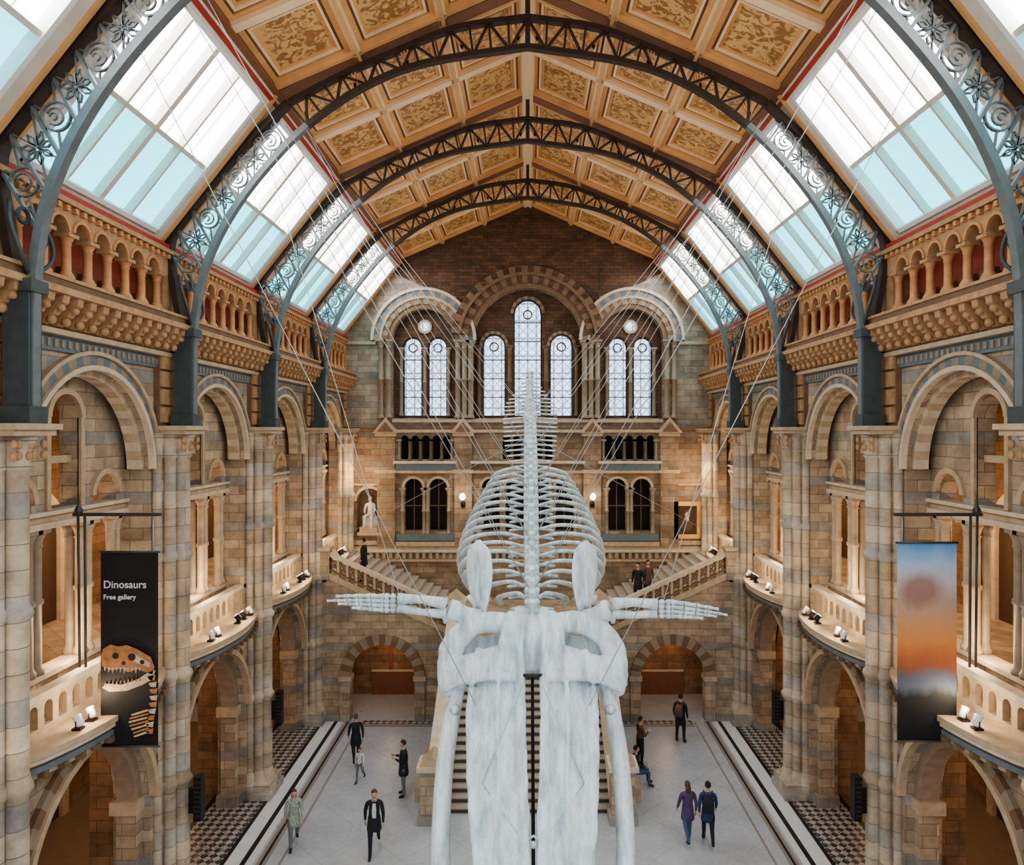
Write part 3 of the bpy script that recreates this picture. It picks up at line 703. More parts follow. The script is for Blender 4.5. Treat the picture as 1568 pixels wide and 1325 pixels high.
# ------------------------------------------------------------ back wall
mb = MB(); ME = lambda u, v, w: (u, w, v); Y = YE; SX = 4.93
mb.wall(ME, -14.3, 14.3, 0, 6.0, Y, Y+.9, [], M_back)
ops = []
for q in (-1, 1):
    for c in (5.42, 4.25): ops.append((q*c, .43, 6.75, 8.8, True))
    ops.append((q*.62, .43, 6.75, 8.8, True)); ops.append((q*1.75, .43, 6.75, 8.8, True))
ops.append((-7.5, .62, 6.55, 8.15, True))
mb.wall(ME, -14.3, 14.3, 6.0, 9.5, Y, Y+.5, ops, M_back, 10)
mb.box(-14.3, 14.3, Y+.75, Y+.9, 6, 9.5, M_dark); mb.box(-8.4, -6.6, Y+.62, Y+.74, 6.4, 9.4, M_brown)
for o in ops:
    mb.ring(ME, o[0], o[3], o[1], o[1]+.13, 0, 180, Y-.06, Y+.05, M_ccol, 12)
    if o[0] > -7:
        for q in (-1, 1): colonnette(mb, o[0]+q*(o[1]+.075), Y-.03, 6.6, 8.8, .085, M_bcol)
        mb.box(o[0]-.02, o[0]+.02, Y+.25, Y+.3, 6.75, 9.2, M_brown); mb.box(o[0]-.4, o[0]+.4, Y+.25, Y+.3, 7.9, 7.95, M_brown)
def band(z0, z1, d, m, x0=-9.6, x1=9.6): mb.box(x0, x1, Y-d, Y+.05, z0, z1, m)
band(5.75, 5.9, .18, M_cream); band(5.9, 6.02, .1, M_ccol); band(5.3, 5.42, .08, M_ccol)
for k in range(60): mb.box(-9.4+k*.315, -9.25+k*.315, Y-.08, Y, 5.45, 5.72, M_ccol)
for q in (-1, 1):
    band(9.5, 9.62, .2, M_ccol, q*4.84-1.5, q*4.84+1.5); band(9.62, 9.95, .14, M_blue, q*4.84-1.4, q*4.84+1.4); band(9.95, 10.08, .24, M_cream, q*4.84-1.5, q*4.84+1.5)
    band(6.3, 6.62, .14, M_blue, q*4.84-1.35, q*4.84+1.35); band(6.05, 6.25, .2, M_ccol, q*4.84-1.4, q*4.84+1.4)
    band(8.9, 9.0, .07, M_ccol, min(q*6.4, q*9.4), max(q*6.4, q*9.4))
    band(6.1, 6.3, .1, M_ccol, min(q*6.5, q*9.4), max(q*6.5, q*9.4))
band(9.5, 9.62, .2, M_ccol, -2.7, 2.7); band(9.95, 10.08, .24, M_cream, -2.7, 2.7)
ops = []
for c0 in (-4.84, 0, 4.84):
    for k in range(5): ops.append((c0+(k-2)*.5, .185, 10.15, 11.1, True))
mb.wall(ME, -14.3, 14.3, 9.5, 11.6, Y, Y+.35, ops, M_back, 8)
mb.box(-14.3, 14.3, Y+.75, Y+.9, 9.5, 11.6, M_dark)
for o in ops:
    for q in (-1, 1): colonnette(mb, o[0]+q*.25, Y-.03, 10.1, 11.1, .07, M_bcol, ring=False)
band(11.42, 11.56, .16, M_ccol, -6.3, 6.3); band(11.9, 12.05, .2, M_ccol, -6.4, 6.4); band(11.55, 11.68, .1, M_brown)
for xx in (-6.7, -3.05, 3.05, 6.7):
    mb.box(xx-.42, xx+.42, Y-.16, Y+.02, 6.0, 11.4, M_back); mb.box(xx-.5, xx+.5, Y-.24, Y, 11.25, 11.4, M_ccol); mb.box(xx-.5, xx+.5, Y-.24, Y, 9.5, 9.66, M_ccol)
    mb.prism(ME, [(xx-.62, 11.4), (xx+.62, 11.4), (xx, 12.15)], Y-.3, Y, M_ccol)
    mb.prism(ME, [(xx-.38, 11.46), (xx+.38, 11.46), (xx, 11.92)], Y-.34, Y-.28, M_brown)
W = Y
ops = [(-SX, 1.5, 12.1, 15.8, True), (0, 2.6, 12.1, 15.65, True), (SX, 1.5, 12.1, 15.8, True)]
M_up = stone('upper_back_stone', (.45, .37, .28), (.30, .235, .17), (.26, .26, .26), .5)
mb.wall(ME, -14.3, 14.3, 11.6, 19.0, W, W+.55, ops, M_up, 28)
mb.wall(ME, -14.3, 14.3, 19.0, 23, W, W+.55, [], M_gable)
for k in range(24):
    t0, t1 = pi*k/24, pi*(k+1)/24
    x0, x1 = -3.66*cos(t0), -3.66*cos(t1); z0, z1 = 15.65+3.66*sin(t0), 15.65+3.66*sin(t1)
    if z0 > 17.2 or z1 > 17.2: mb.prism(ME, [(x0, z0), (x1, z1), (x1, 19.6), (x0, 19.6)], W-.03, W+.01, M_gable)
for q in (-1, 1): mb.prism(ME, [(q*3.4, 17.9), (q*5.2, 18.45), (q*6.4, 19.02), (q*3.4, 19.02)], W-.028, W+.01, M_gable)
lan = [(-1.62, .56, 12.2, 15.6, True), (0, .68, 12.2, 17.15, True), (1.62, .56, 12.2, 15.6, True)]
mb.wall(ME, -2.65, 2.65, 12.0, 18.4, W+.45, W+.8, lan, M_gable, 14)
for q in (-1, 1): mb.wall(ME, q*SX-1.55, q*SX+1.55, 12.0, 17.45, W+.45, W+.8, [(q*SX-.6, .46, 12.2, 15.55, True), (q*SX+.6, .46, 12.2, 15.55, True)], M_gable, 12)
for q in (-1, 1):
    for r0, r1, d, m, m2 in ((1.5, 1.72, .02, M_brown, None), (1.72, 1.98, .08, M_bcol, M_brown), (1.98, 2.1, .14, M_ccol, None), (2.1, 2.36, .1, M_blue, M_bcol), (2.36, 2.5, .2, M_cream, None)):
        mb.ring(ME, q*SX, 15.8, r0, r1, 0, 180, W-d, W+.05, m, 26, m2)
    for dx in (-2.0, -1.66, 1.64): colonnette(mb, q*SX-q*dx, W-.1, 12.1, 15.8, .13, M_bcol)
    for dx in (-.0, 1.14, -1.14): colonnette(mb, q*SX+dx, W+.4, 12.2, 15.5, .08, M_bcol)
    mb.ring(ME, q*SX, 16.5, .22, .34, 0, 360, W+.36, W+.5, M_ccol, 18)
    mb.box(q*8.35-1.15, q*8.35+1.15, W-.1, W, 15.6, 15.75, M_ccol)
for r0, r1, d, m, m2 in ((2.6, 2.85, .04, M_brown, None), (2.85, 3.2, .12, M_gable, M_brown), (3.2, 3.35, .2, M_brown, None), (3.35, 3.66, .14, M_gable, M_brown)):
    mb.ring(ME, 0, 15.65, r0, r1, 8, 172, W-d-.1, W+.05, m, 34, m2)
for q in (-1, 1):
    for dx in (2.7, 2.98): colonnette(mb, q*dx, W-.16, 12.1, 15.75, .13, M_bcol)
    for dx in (.88, 2.35): colonnette(mb, q*dx, W+.38, 12.2, 15.6, .09, M_brown)
for o in lan: mb.ring(ME, o[0], o[3], o[1], o[1]+.14, 0, 180, W+.36, W+.5, M_brown, 14, M_bcol)
mb.build('wall_back')
pan = [o[:4] for o in lan]
for q in (-1, 1): pan += [(q*SX-.6, .46, 12.2, 15.55), (q*SX+.6, .46, 12.2, 15.55)]
for i, o in enumerate(pan):
    wn += 1; mb = MB()
    mb.disc(ME, o[0], o[2], o[3], o[1], W+.62, M_lead, 16)
    for zz in [o[2]+.02+k*.9 for k in range(int((o[3]-o[2])/.9)+1)]: mb.box(o[0]-o[1], o[0]+o[1], W+.56, W+.61, zz-.02, zz+.02, M_black)
    mb.ring(ME, o[0], o[3], o[1]-.07, o[1], 0, 180, W+.54, W+.62, M_black, 14)
    mb.box(o[0]-o[1], o[0]-o[1]+.06, W+.54, W+.62, o[2], o[3], M_black); mb.box(o[0]+o[1]-.06, o[0]+o[1], W+.54, W+.62, o[2], o[3], M_black)
    mb.ring(ME, o[0], o[3]-.05, .18, .23, 0, 360, W+.54, W+.6, M_black, 14)
    if i > 2 and i % 2 == 1:
        q = -1 if o[0] < 0 else 1
        mb.add([(q*SX+.23*cos(t*pi/8), W+.35, 16.5+.23*sin(t*pi/8)) for t in range(16)], [tuple(range(16))], M_lead)
    mb.build('window_%d' % wn, recalc=False)
mb = MB()
for a, b, c, d in ((6.92, 8.2, 6.4, 6.6), (6.92, 8.2, 7.95, 8.15), (6.92, 7.12, 6.6, 7.95), (8.0, 8.2, 6.6, 7.95)): mb.box(a, b, Y-.16, Y-.01, c, d, M_gold)
mb.box(7.1, 8.02, Y-.08, Y-.02, 6.55, 8.0, M_darkb)
mb.ball((7.56, Y-.09, 7.0), (.3, .02, .32), C_brown, 12, 8); mb.ball((7.56, Y-.10, 7.52), (.13, .015, .17), SK, 12, 8); mb.ball((7.56, Y-.11, 7.32), (.08, .015, .1), C_white, 12, 8); mb.ball((7.56, Y-.095, 7.62), (.14, .014, .12), C_hairb, 12, 8)
mb.build('framed_portrait')
mb = MB(); mb.box(-8.05, -6.95, Y-.2, Y+.6, 6.56, 6.7, M_ccol); mb.box(-7.95, -7.05, Y-.15, Y+.58, 6.7, 6.95, M_ccol); mb.box(-7.85, -7.15, Y+.05, Y+.58, 6.95, 7.45, M_marble); mb.build('statue_plinth')

for q in (-1, 1):
    mb = MB(); x = q*3.05; mb.tube([(x, Y-.16, 8.0), (x, Y-.45, 8.05), (x, Y-.5, 8.25)], .03, M_black, 8); mb.ball((x, Y-.5, 8.42), (.15, .15, .17), M_globe, 12, 8); mb.lathe(x, Y-.17, [(.1, 7.9), (.12, 8.1), (.05, 8.2)], M_black)
    mb.build('wall_lamp')

# ------------------------------------------------------------ staircase
MYZ = lambda u, v, w: (w, u, v); n = 21; y0 = 21.6; run = 6.1/n; rise = 3.5/n
M_step = plain('stone_step', (.42, .36, .29), .6, noise=.15)
M_riser = plain('dark_stone_riser', (.08, .06, .05), .6, noise=.2)
mb = MB()
for k in range(n):
    mb.box(-2.5, 2.5, y0+k*run, 27.75, k*rise, (k+1)*rise-.03, M_riser); mb.box(-2.5, 2.5, y0+k*run-.03, y0+(k+1)*run, (k+1)*rise-.045, (k+1)*rise, M_step)
sl = 3.5/6.1
mb.box(-3.1, 3.1, 27.7, 34.05, 0, 3.5, M_buff)
for q in (-1, 1):
    X0, X1 = (q*2.5, q*3.1) if q > 0 else (q*3.1, q*2.5)
    mb.prism(MYZ, [(y0, 0), (27.7, 0), (27.7, 3.75), (y0, .25)], X0, X1, M_buff)
    mb.prism(MYZ, [(y0, .25), (27.7, 3.75), (27.7, 3.88), (y0, .38)], X0-.04, X1+.04, M_cream)
    mb.prism(MYZ, [(y0, 1.05), (27.7, 4.5), (27.7, 4.68), (y0, 1.23)], X0+.05, X1-.05, M_cream)
    for k in range(20):
        yy = y0+.35+k*.3; zz = .38+(yy-y0)*sl; mb.lathe(q*2.8, yy, [(.09, zz-.05), (.09, zz+.08), (.05, zz+.14), (.085, zz+.3), (.045, zz+.5), (.08, zz+.62), (.09, zz+.75)], M_ccol, 8)
    for yy, zz, h in ((21.3, 0, 1.55), (27.9, 3.5, 1.35)):
        mb.box(q*2.8-.42, q*2.8+.42, yy-.42, yy+.42, zz-.0, zz+.25, M_buff); mb.box(q*2.8-.34, q*2.8+.34, yy-.34, yy+.34, zz+.25, zz+h, M_buff)
        mb.box(q*2.8-.44, q*2.8+.44, yy-.44, yy+.44, zz+h, zz+h+.14, M_cream); mb.prism(ME, [(q*2.8-.36, zz+h+.14), (q*2.8+.36, zz+h+.14), (q*2.8, zz+h+.45)], yy-.36, yy+.36, M_ccol)
    mb.box(min(q*3.1, q*3.5), max(q*3.1, q*3.5), 22.2, 27.4, 0, .45, M_ccol)
mb.build('grand_staircase')
for q in (-1, 1):
    mb = MB()
    top = lambda u, q=q: 3.45+max(0, min(1, (abs(u)-3.0)/5.0))*2.3
    xs = sorted((q*3.12, q*8.0)); ar = q*5.75
    mb.wall(ME, xs[0], xs[1], 0, top, 28.5, 28.85, [(ar, 1.3, 0, 1.75, True)], M_buff, 18)
    mb.ring(ME, ar, 1.75, 1.28, 1.68, 0, 180, 28.38, 28.52, M_bcol, 19, M_brown)
    for d in (-1, 1): mb.box(ar+d*1.48-.2, ar+d*1.48+.2, 28.38, 28.9, 0, 1.75, M_buff); mb.box(ar+d*1.48-.25, ar+d*1.48+.25, 28.34, 28.9, 1.6, 1.78, M_ccol)
    mb.box(xs[0], ar-1.7, 28.4, 28.5, 0, .3, M_buff); mb.box(ar+1.7, xs[1], 28.4, 28.5, 0, .3, M_buff)
    for k in range(14):
        xa, xb = q*(3.0+5.0*k/14), q*(3.0+5.0*(k+1)/14); zt = 3.5+2.3*(k+1)/14
        mb.box(min(xa, xb), max(xa, xb), 28.85, 34.0, zt-.5, zt, M_step)
    mb.box(min(q*8.0, q*8.9), max(q*8.0, q*8.9), 28.5, 34.1, 5.5, 5.85, M_buff)
    mb.box(min(q*8.0, q*8.6), max(q*8.0, q*8.6), 28.5, 28.8, 0, 5.6, M_buff)
    yb = 28.62
    def rl(z0, z1, dy, m):
        a, b = q*3.0, q*8.0
        pts = [(a, 3.5+z0), (b, 5.8+z0), (b, 5.8+z1), (a, 3.5+z1)]
        mb.prism(ME, pts, yb-dy, yb+dy, m)
    rl(-.12, .12, .2, M_ccol); rl(.78, .93, .16, M_cream); rl(.2, .27, .1, M_brown)
    for k in range(14):
        xx = q*(3.2+4.7*k/13); zz = 3.5+(abs(xx)-3)/5*2.3
        mb.box(xx-.05, xx+.05, yb-.07, yb+.07, zz+.1, zz+.8, M_ccol)
        if k < 13:
            xc = q*(3.2+4.7*(k+.5)/13); zc = 3.5+(abs(xc)-3)/5*2.3+.53
            mb.ring(ME, xc, zc, .085, .15, 0, 360, yb-.05, yb+.05, M_brown, 10)
            chord(mb, [Vector((abs(xc)-.14, zc-.28)), Vector((abs(xc)+.14, zc+.3))], .05, yb-.04, yb+.04, M_brown, q)
    mb.box(q*8.1-.25, q*8.1+.25, yb-.25, yb+.25, 5.6, 6.75, M_buff); mb.box(q*8.1-.3, q*8.1+.3, yb-.3, yb+.3, 6.75, 6.88, M_ccol)
    mb.box(min(q*2.8, q*3.15), max(q*2.8, q*3.15), yb-.22, yb+.22, 3.5, 4.65, M_buff); mb.box(min(q*2.74, q*3.2), max(q*2.74, q*3.2), yb-.27, yb+.27, 4.65, 4.78, M_ccol)
    mb.box(min(q*3.12, q*8.9), max(q*3.12, q*8.9), 31.4, 31.7, 0, 3.0, M_aisle)
    mb.box(min(q*4.7, q*6.8), max(q*4.7, q*6.8), 31.33, 31.41, .0, 1.0, M_woodd); mb.box(min(q*4.7, q*6.8), max(q*4.7, q*6.8), 31.3, 31.41, 1.0, 1.08, M_cream)
    mb.box(min(q*5.9, q*6.05), max(q*5.9, q*6.05), 31.33, 31.41, 1.0, 3.0, M_woodd)
    mb.build('side_stair_flight')

# ------------------------------------------------------------ whale skeleton
whale = empty('blue_whale_skeleton', (0.08, 12.5, 8.05))
fa = Vector((0, -.743, -.669)); fn = Vector((0, -.669, .743))
def K(x, s, h): return Vector((x, 0, 0))+fa*s+fn*h
mb = MB()
def hw(s):
    P = [(0.9, 1.10), (1.3, 1.06), (2, 1.01), (3, .92), (3.8, .84), (4.6, .64), (5.2, .38), (5.6, .16)]
    for i in range(len(P)-1):
        if s <= P[i+1][0]: t = (s-P[i][0])/(P[i+1][0]-P[i][0]); return P[i][1]*(1-t)+P[i+1][1]*t
    return .15
def gp_(s): return .115-.07*max(0, min(1, (s-1)/2.6))
for q in (-1, 1):
    rings = []
    for k in range(28):
        s = .8+4.8*k/27; g = gp_(s)+.03; w = hw(s); w = max(w, g+.06); r = []
        for m in range(32):
            a = 2*pi*m/32; ca, sa = cos(a), sin(a)
            ux = (abs(ca)**.6)*(1 if ca > 0 else -1); uz = (abs(sa)**.6)*(1 if sa > 0 else -1)
            x = (g+w)/2+(w-g)/2*ux; tt = max(0.0, (x-g)/(w-g))
            h = uz*.065-.24*tt**2.2+.05*sin(pi*min(1, tt*1.2))+.04*sin(s*2.3+tt*3)*tt-.012*(s-2)**2-.08*math.exp(-((tt-.36)/.07)**2)
            r.append(K(q*x, s, h))
        rings.append(r)
    mb.loft(rings, M_bone)
    mb.tube(cr([K(q*.17, -.1, .24), K(q*.22, .4, .26), K(q*.2, 1.0, .17), K(q*.18, 2, .13), K(q*.14, 3.2, .08), K(q*.12, 4.4, .0), K(q*.09, 5.5, -.16)], 6), .085, M_bone, 10)
    mb.tube(cr([K(q*.50, .55, .18), K(q*.56, 1.4, .09), K(q*.50, 2.6, .07), K(q*.38, 4.4, -.02)], 5), .04, M_bone, 8)
    mb.tube(cr([K(q*1.0, 1.0, -.1), K(q*1.0, 1.6, -.14), K(q*.92, 2.6, -.13), K(q*.76, 3.9, -.15)], 5), .06, M_bone, 8)
    # squamosal arch behind the temporal opening
    mb.tube(cr([K(q*.3, .02, .1), K(q*.66, -.05, .14), K(q*1.02, .02, .12), K(q*1.30, .24, .03), K(q*1.42, .58, -.1), K(q*1.4, .92, -.22)], 5), [.15]*3+[.17]*8+[.18]*8+[.16]*7, M_bone, 12, up=fn, flat=(.85, 1.2))
    # braincase wall recessed inside the temporal opening
    rings = []
    for k in range(7):
        t = k/6; x = .3+.95*t
        rings.append([K(q*x, .28+.04*t+.34*cos(2*pi*m/14), -.16-.16*t+.05*sin(2*pi*m/14)) for m in range(14)])
    mb.loft(rings, M_bone)
    # broad supraorbital shelf of the frontal
    rings = []
    for k in range(11):
        t = k/10; x = .22+1.24*t; c = .68+.12*t; hwid = .40-.14*sin(pi*t*.62)+(.05 if k > 8 else 0); th = .11-.03*t
        rings.append([K(q*x, c+hwid*cos(2*pi*m/18), .15-.28*t*t+th*sin(2*pi*m/18)) for m in range(18)])
    mb.loft(rings, M_bone)
    mb.tube(cr([K(q*.32, -.1, .24), K(q*.4, .2, .29), K(q*.42, .5, .27), K(q*.44, .9, .17)], 4), [.15]*5+[.14]*4+[.10]*4, M_bone, 10)
    mb.tube(cr([K(q*.9, .45, .1), K(q*.95, .7, .1), K(q*1.0, 1.05, .02)], 4), .05, M_bone, 8)
    mb.ball(K(q*1.43, .96, -.2), (.13, .13, .17), M_bone, 10, 8)
    mb.ball(K(q*.2, -.3, .0), (.14, .17, .14), M_bone, 10, 8)
rings = []
for k in range(9):
    s = -.32+1.1*k/8; w = [.14, .34, .46, .50, .46, .38, .32, .28, .22][k]; hh = [.1, .22, .30, .32, .30, .26, .2, .16, .1][k]
    rings.append([K(w*cos(2*pi*m/18), s, -.1+hh*sin(2*pi*m/18)) for m in range(18)])
mb.loft(rings, M_bone)
o = mb.build('skull', whale)
rm = o.modifiers.new('r', 'REMESH'); rm.mode = 'VOXEL'; rm.voxel_size = .022; rm.use_smooth_shade = True
sm = o.modifiers.new('s', 'SMOOTH'); sm.iterations = 2; sm.factor = .5
tx = bpy.data.textures.new('bone_relief', 'CLOUDS'); tx.noise_scale = .3; tx.noise_depth = 3
dp = o.modifiers.new('d', 'DISPLACE'); dp.texture = tx; dp.strength = .06; dp.mid_level = .5; dp.texture_coords = 'LOCAL'
mb = MB()
for q in (-1, 1):
    p = cr([K(q*1.22, .8, -.3), K(q*1.34, 1.5, -.48), K(q*1.39, 2.3, -.6), K(q*1.33, 3.5, -.7), K(q*1.06, 4.7, -.75), K(q*.62, 5.5, -.7), K(q*.2, 5.85, -.62)], 5)
    mb.tube(p, [.115+.05*sin(min(1, i/6)*pi/2)-.05*max(0, (i-18)/12) for i in range(len(p))], M_bone, 12, up=fn, flat=(1.2, .85))
    mb.ball(K(q*1.25, .85, -.28), (.16, .16, .17), M_bone, 10, 8)
    mb.tube([K(q*1.28, 1.3, -.35), K(q*1.26, 1.38, -.14), K(q*1.26, 1.46, -.12)], [.11, .05, .03], M_bone, 8)
mb.build('lower_jaws', whale)
OW = Vector((0, 12.5, 8.05))
sp = cr([(0, 12.75, 8.15), (0, 14, 8.8), (0, 16.5, 9.75), (0, 19.5, 10.8), (0, 23, 11.95), (0, 26, 13.0), (0, 27.9, 13.85)], 10)
sp = [p-OW for p in sp]
def resample3(pts, n, e=1.0):
    d = [0]
    for i in range(1, len(pts)): d.append(d[-1]+(pts[i]-pts[i-1]).length)
    out = []
    for k in range(n+1):
        t = d[-1]*(k/n)**e; i = 0
        while i < len(d)-2 and d[i+1] < t: i += 1
        out.append(pts[i].lerp(pts[i+1], (t-d[i])/max(1e-9, d[i+1]-d[i])))
    return out
NV = 40; vp = resample3(sp, NV, 1.14)
X = Vector((1, 0, 0))
mb = MB(); rb = MB()
def upv(i):
    t = (vp[i+1]-vp[i]).normalized(); u = X.cross(t)
    return t, (u if u.z > 0 else -u)
for i in range(NV):
    p = vp[i]; L = (vp[i+1]-p).length; t, up = upv(i)
    f = i/NV
    r = .13+.06*sin(min(1, f*2)*pi/2) if f < .7 else .19*(1-(f-.7)/.3)+.04
    mb.tube([p, p+t*L*.08, p+t*L*.35, p+t*L*.55, p+t*L*.62], [r*.9, r, r*.75, r, r*.9], M_bone, 12)
    nh = (.2 if i < 4 else .26+.22*sin(min(1, (f-.08)/.5)*pi/2)) if f < .65 else .48*(1-(f-.65)/.33)
    if nh > .06: mb.loft([[p+t*L*(.35+.05*c)+t*a*.36*L*b2+X*sx*wd+up*hh for a, sx in ((-.5, -1), (.5, -1), (.5, 1), (-.5, 1))] for hh, b2, wd, c in ((r*.6, .9, .045, 0), (r+nh*.6, .75, .025, 1), (r+nh, 1.1, .05, 2))], M_bone, False)
    if i < 5: tw = .30+.03*i
    elif f < .46: tw = .36+.1*f
    elif f < .78: tw = .42+.34*sin((f-.46)/.32*pi/2)**.6
    else: tw = .76*(1-(f-.78)/.22)+.04
    if tw > .1:
        for q in (-1, 1):
            rg = []
            for tt, bw, th in ((0, .26, .045), (.5, .15, .024), (.85, .22, .028), (1, .15, .018)):
                c = p+t*L*.32+X*q*(r*.6+tw*tt)+up*(-.02-.05*tt)
                rg.append([c+t*L*bw*.5*cos(2*pi*m/8)+up*th*sin(2*pi*m/8) for m in range(8)])
            mb.loft(rg, M_bone)
            mb.ball(p+t*L*.2+up*(r*1.05)+X*q*.09, (.055, .06, .065), M_bone, 8, 6)
    if .62 < f < .9:
        for q in (-1, 1): mb.tube([p+X*q*.08-up*r, p-up*(r+.32*(1-(f-.6)))], [.03, .035], M_bone, 6)
mb.build('vertebrae', whale)
RW = [.66, .94, 1.20, 1.37, 1.48, 1.54, 1.56, 1.55, 1.52, 1.47, 1.42, 1.35, 1.27, 1.18, 1.09, 1.0]
for k in range(16):
    i = 2+k; p = vp[i]; t, up = upv(i)
    w = RW[k]; dr = [.45, .62, .78, .9, .95, .98, .98, .96, .92, .88, .84, .78, .7, .62, .54, .45][k]
    for q in (-1, 1):
        c = [p+Vector((q*.14, 0, .0))+up*.02, p+Vector((q*.4*w, .04, 0))+up*.12, p+Vector((q*.76*w, .2, 0))+up*.02, p+Vector((q*.96*w, .45, 0))-up*.28*dr, p+Vector((q*1.0*w, .72, 0))-up*.62*dr, p+Vector((q*.9*w, .95, 0))-up*.98*dr]
        cc = cr(c, 5); rr = [.055+.018*sin(pi*j/(len(cc)-1)) for j in range(len(cc))]; rr[-1] = .03
        rb.tube(cc, rr, M_bone, 8, up=Vector((0, .35, .94)), flat=(.6, 1.1))
rb.build('ribs', whale)
mb = MB()
def WP(x, y, z): return Vector((x, y, z))-OW
for q in (-1, 1):
    base = WP(q*.92, 12.75, 8.15); rg = []
    for k in range(9):
        t = k/8; c = base.lerp(WP(q*.98, 13.2, 9.3), t); hwf = .10+.32*max(0, sin(t*pi*.68))**1.1; th = .075-.04*t
        d1 = Vector((q*.62, .78, -.10)).normalized(); nrm = Vector((q*-.78, .6, .1)).normalized()
        rg.append([c+d1*hwf*cos(2*pi*m/16)+nrm*th*sin(2*pi*m/16)+Vector((0, 0, 0 if k < 7 else (.2*(k-6)*.5*(1-abs(cos(2*pi*m/16)))))) for m in range(16)])
    mb.loft(rg, M_bone)
    mb.tube(cr([base+Vector((q*.03, -.02, .2)), base.lerp(WP(q*.98, 13.2, 9.3), .5)+Vector((q*.02, -.08, 0)), base.lerp(WP(q*.98, 13.2, 9.3), .85)], 4), [.06]*5+[.03]*4, M_bone, 8)
    mb.tube(cr([base+Vector((q*.03, -.02, .25)), base+Vector((q*.14, -.16, .38)), base+Vector((q*.18, -.26, .46))], 4), .045, M_bone, 8)
    mb.ball(base, (.17, .17, .17), M_bone, 10, 8)
    fl = .97 if q < 0 else .90
    h0 = WP(q*.98, 12.6, 8.18); h1 = WP(q*1.5*fl, 12.5, 8.40)
    mb.tube(cr([h0, h0.lerp(h1, .3), h0.lerp(h1, .65), h1], 4), [.2, .2, .19, .18, .17, .16, .16, .16, .17, .18, .19, .19, .18], M_bone, 12)
    e0 = WP(q*2.40*fl, 12.42, 8.52 if q < 0 else 8.42)
    for dz, r, bow in ((.08, .10, .04), (-.08, .085, -.03)):
        a = h1+Vector((q*.04, 0, dz)); b = e0+Vector((0, 0, dz*.9)); mb.tube([a, a.lerp(b, .15)+Vector((0, 0, bow*.5)), a.lerp(b, .5)+Vector((0, 0, bow)), a.lerp(b, .85)+Vector((0, 0, bow*.4)), b], [r*1.15, r, r*.75, r*.9, r*1.1], M_bone, 10)
    mb.tube([h1+Vector((q*.06, 0, -.1)), h1+Vector((q*.05, 0, -.25))], [.07, .04], M_bone, 8)
    for a in range(4):
        for b in range(2): mb.ball(e0+Vector((q*(.08+.11*b), 0, .12-.08*a)), (.06, .055, .05), M_bone, 8, 6)
    dn = .05 if q < 0 else -.10
    for fi, (ang, n_, ph) in enumerate(((-.02, 4, .23), (-.01, 5, .225), (.02, 4, .22), (.05, 3, .2))):
        c = e0+Vector((q*.24, 0, .12-.08*fi))
        for k in range(n_):
            aa = ang+dn-.02*k; d = Vector((q*cos(aa), -.02, sin(aa))); L = ph*(1-.06*k)
            mb.tube([c, c+d*L*.2, c+d*L*.5, c+d*L*.8, c+d*L*.93], [.05-.005*k, .045-.005*k, .033-.004*k, .042-.005*k, .044-.005*k], M_bone, 8)
            c = c+d*L
mb.tube(cr([WP(-.3, 13.4, 7.3), WP(0, 13.3, 7.2), WP(.3, 13.4, 7.3)], 4), [.06, .08, .1, .12, .14, .12, .1, .08, .06], M_bone, 8)
mb.build('flippers_and_shoulder_blades', whale)
mb = MB()
mb.tube([v+Vector((0, 0, -.17)) for v in vp[:-4]], .03, M_black, 6)
mb.tube([K(0, -.1, -.25), K(0, 2.5, -.33), K(0, 5, -.45)], .03, M_black, 6)
mb.tube([K(-.16, 1.0, .22), K(.16, 1.0, .22)], .03, M_black, 8)
mb.ball(K(0, 3.45, .08), (.05, .05, .05), M_cable, 10, 8)
mb.tube([K(-.09, 3.4, .08), K(0, 3.35, .12), K(.09, 3.4, .08)], .02, M_cable, 6)
mb.build('steel_armature', whale)
mb = MB()
def cab(a, b, r=.008): mb.tube([a, b], r, M_cable, 5)
att = [(2, 11.7), (7, 17.3), (13, 17.3), (20, 22.9), (28, 28.5)]
for i, ty in att:
    for q in (-1, 1):
        for dx in (0, .3): cab(vp[i]+Vector((0, 0, .1)), Vector((q*(5.6+dx), ty, 19.1-dx*.8))-OW)
for q in (-1, 1):
    cab(K(q*.9, 1.4, .0), Vector((q*6.4, 11.7, 17.7))-OW)
    cab(WP(q*2.25, 12.42, 8.5), Vector((q*6.3, 17.3, 17.9))-OW)
    cab(K(q*.75, 2.6, .0), K(q*.15, 1.2, .3), .007); cab(K(q*.75, 2.6, .0), K(q*.15, 3.4, .1), .007)
    cab(vp[24], Vector((q*8.0, 28.3, 7.0))-OW)
mb.build('suspension_cables', whale)

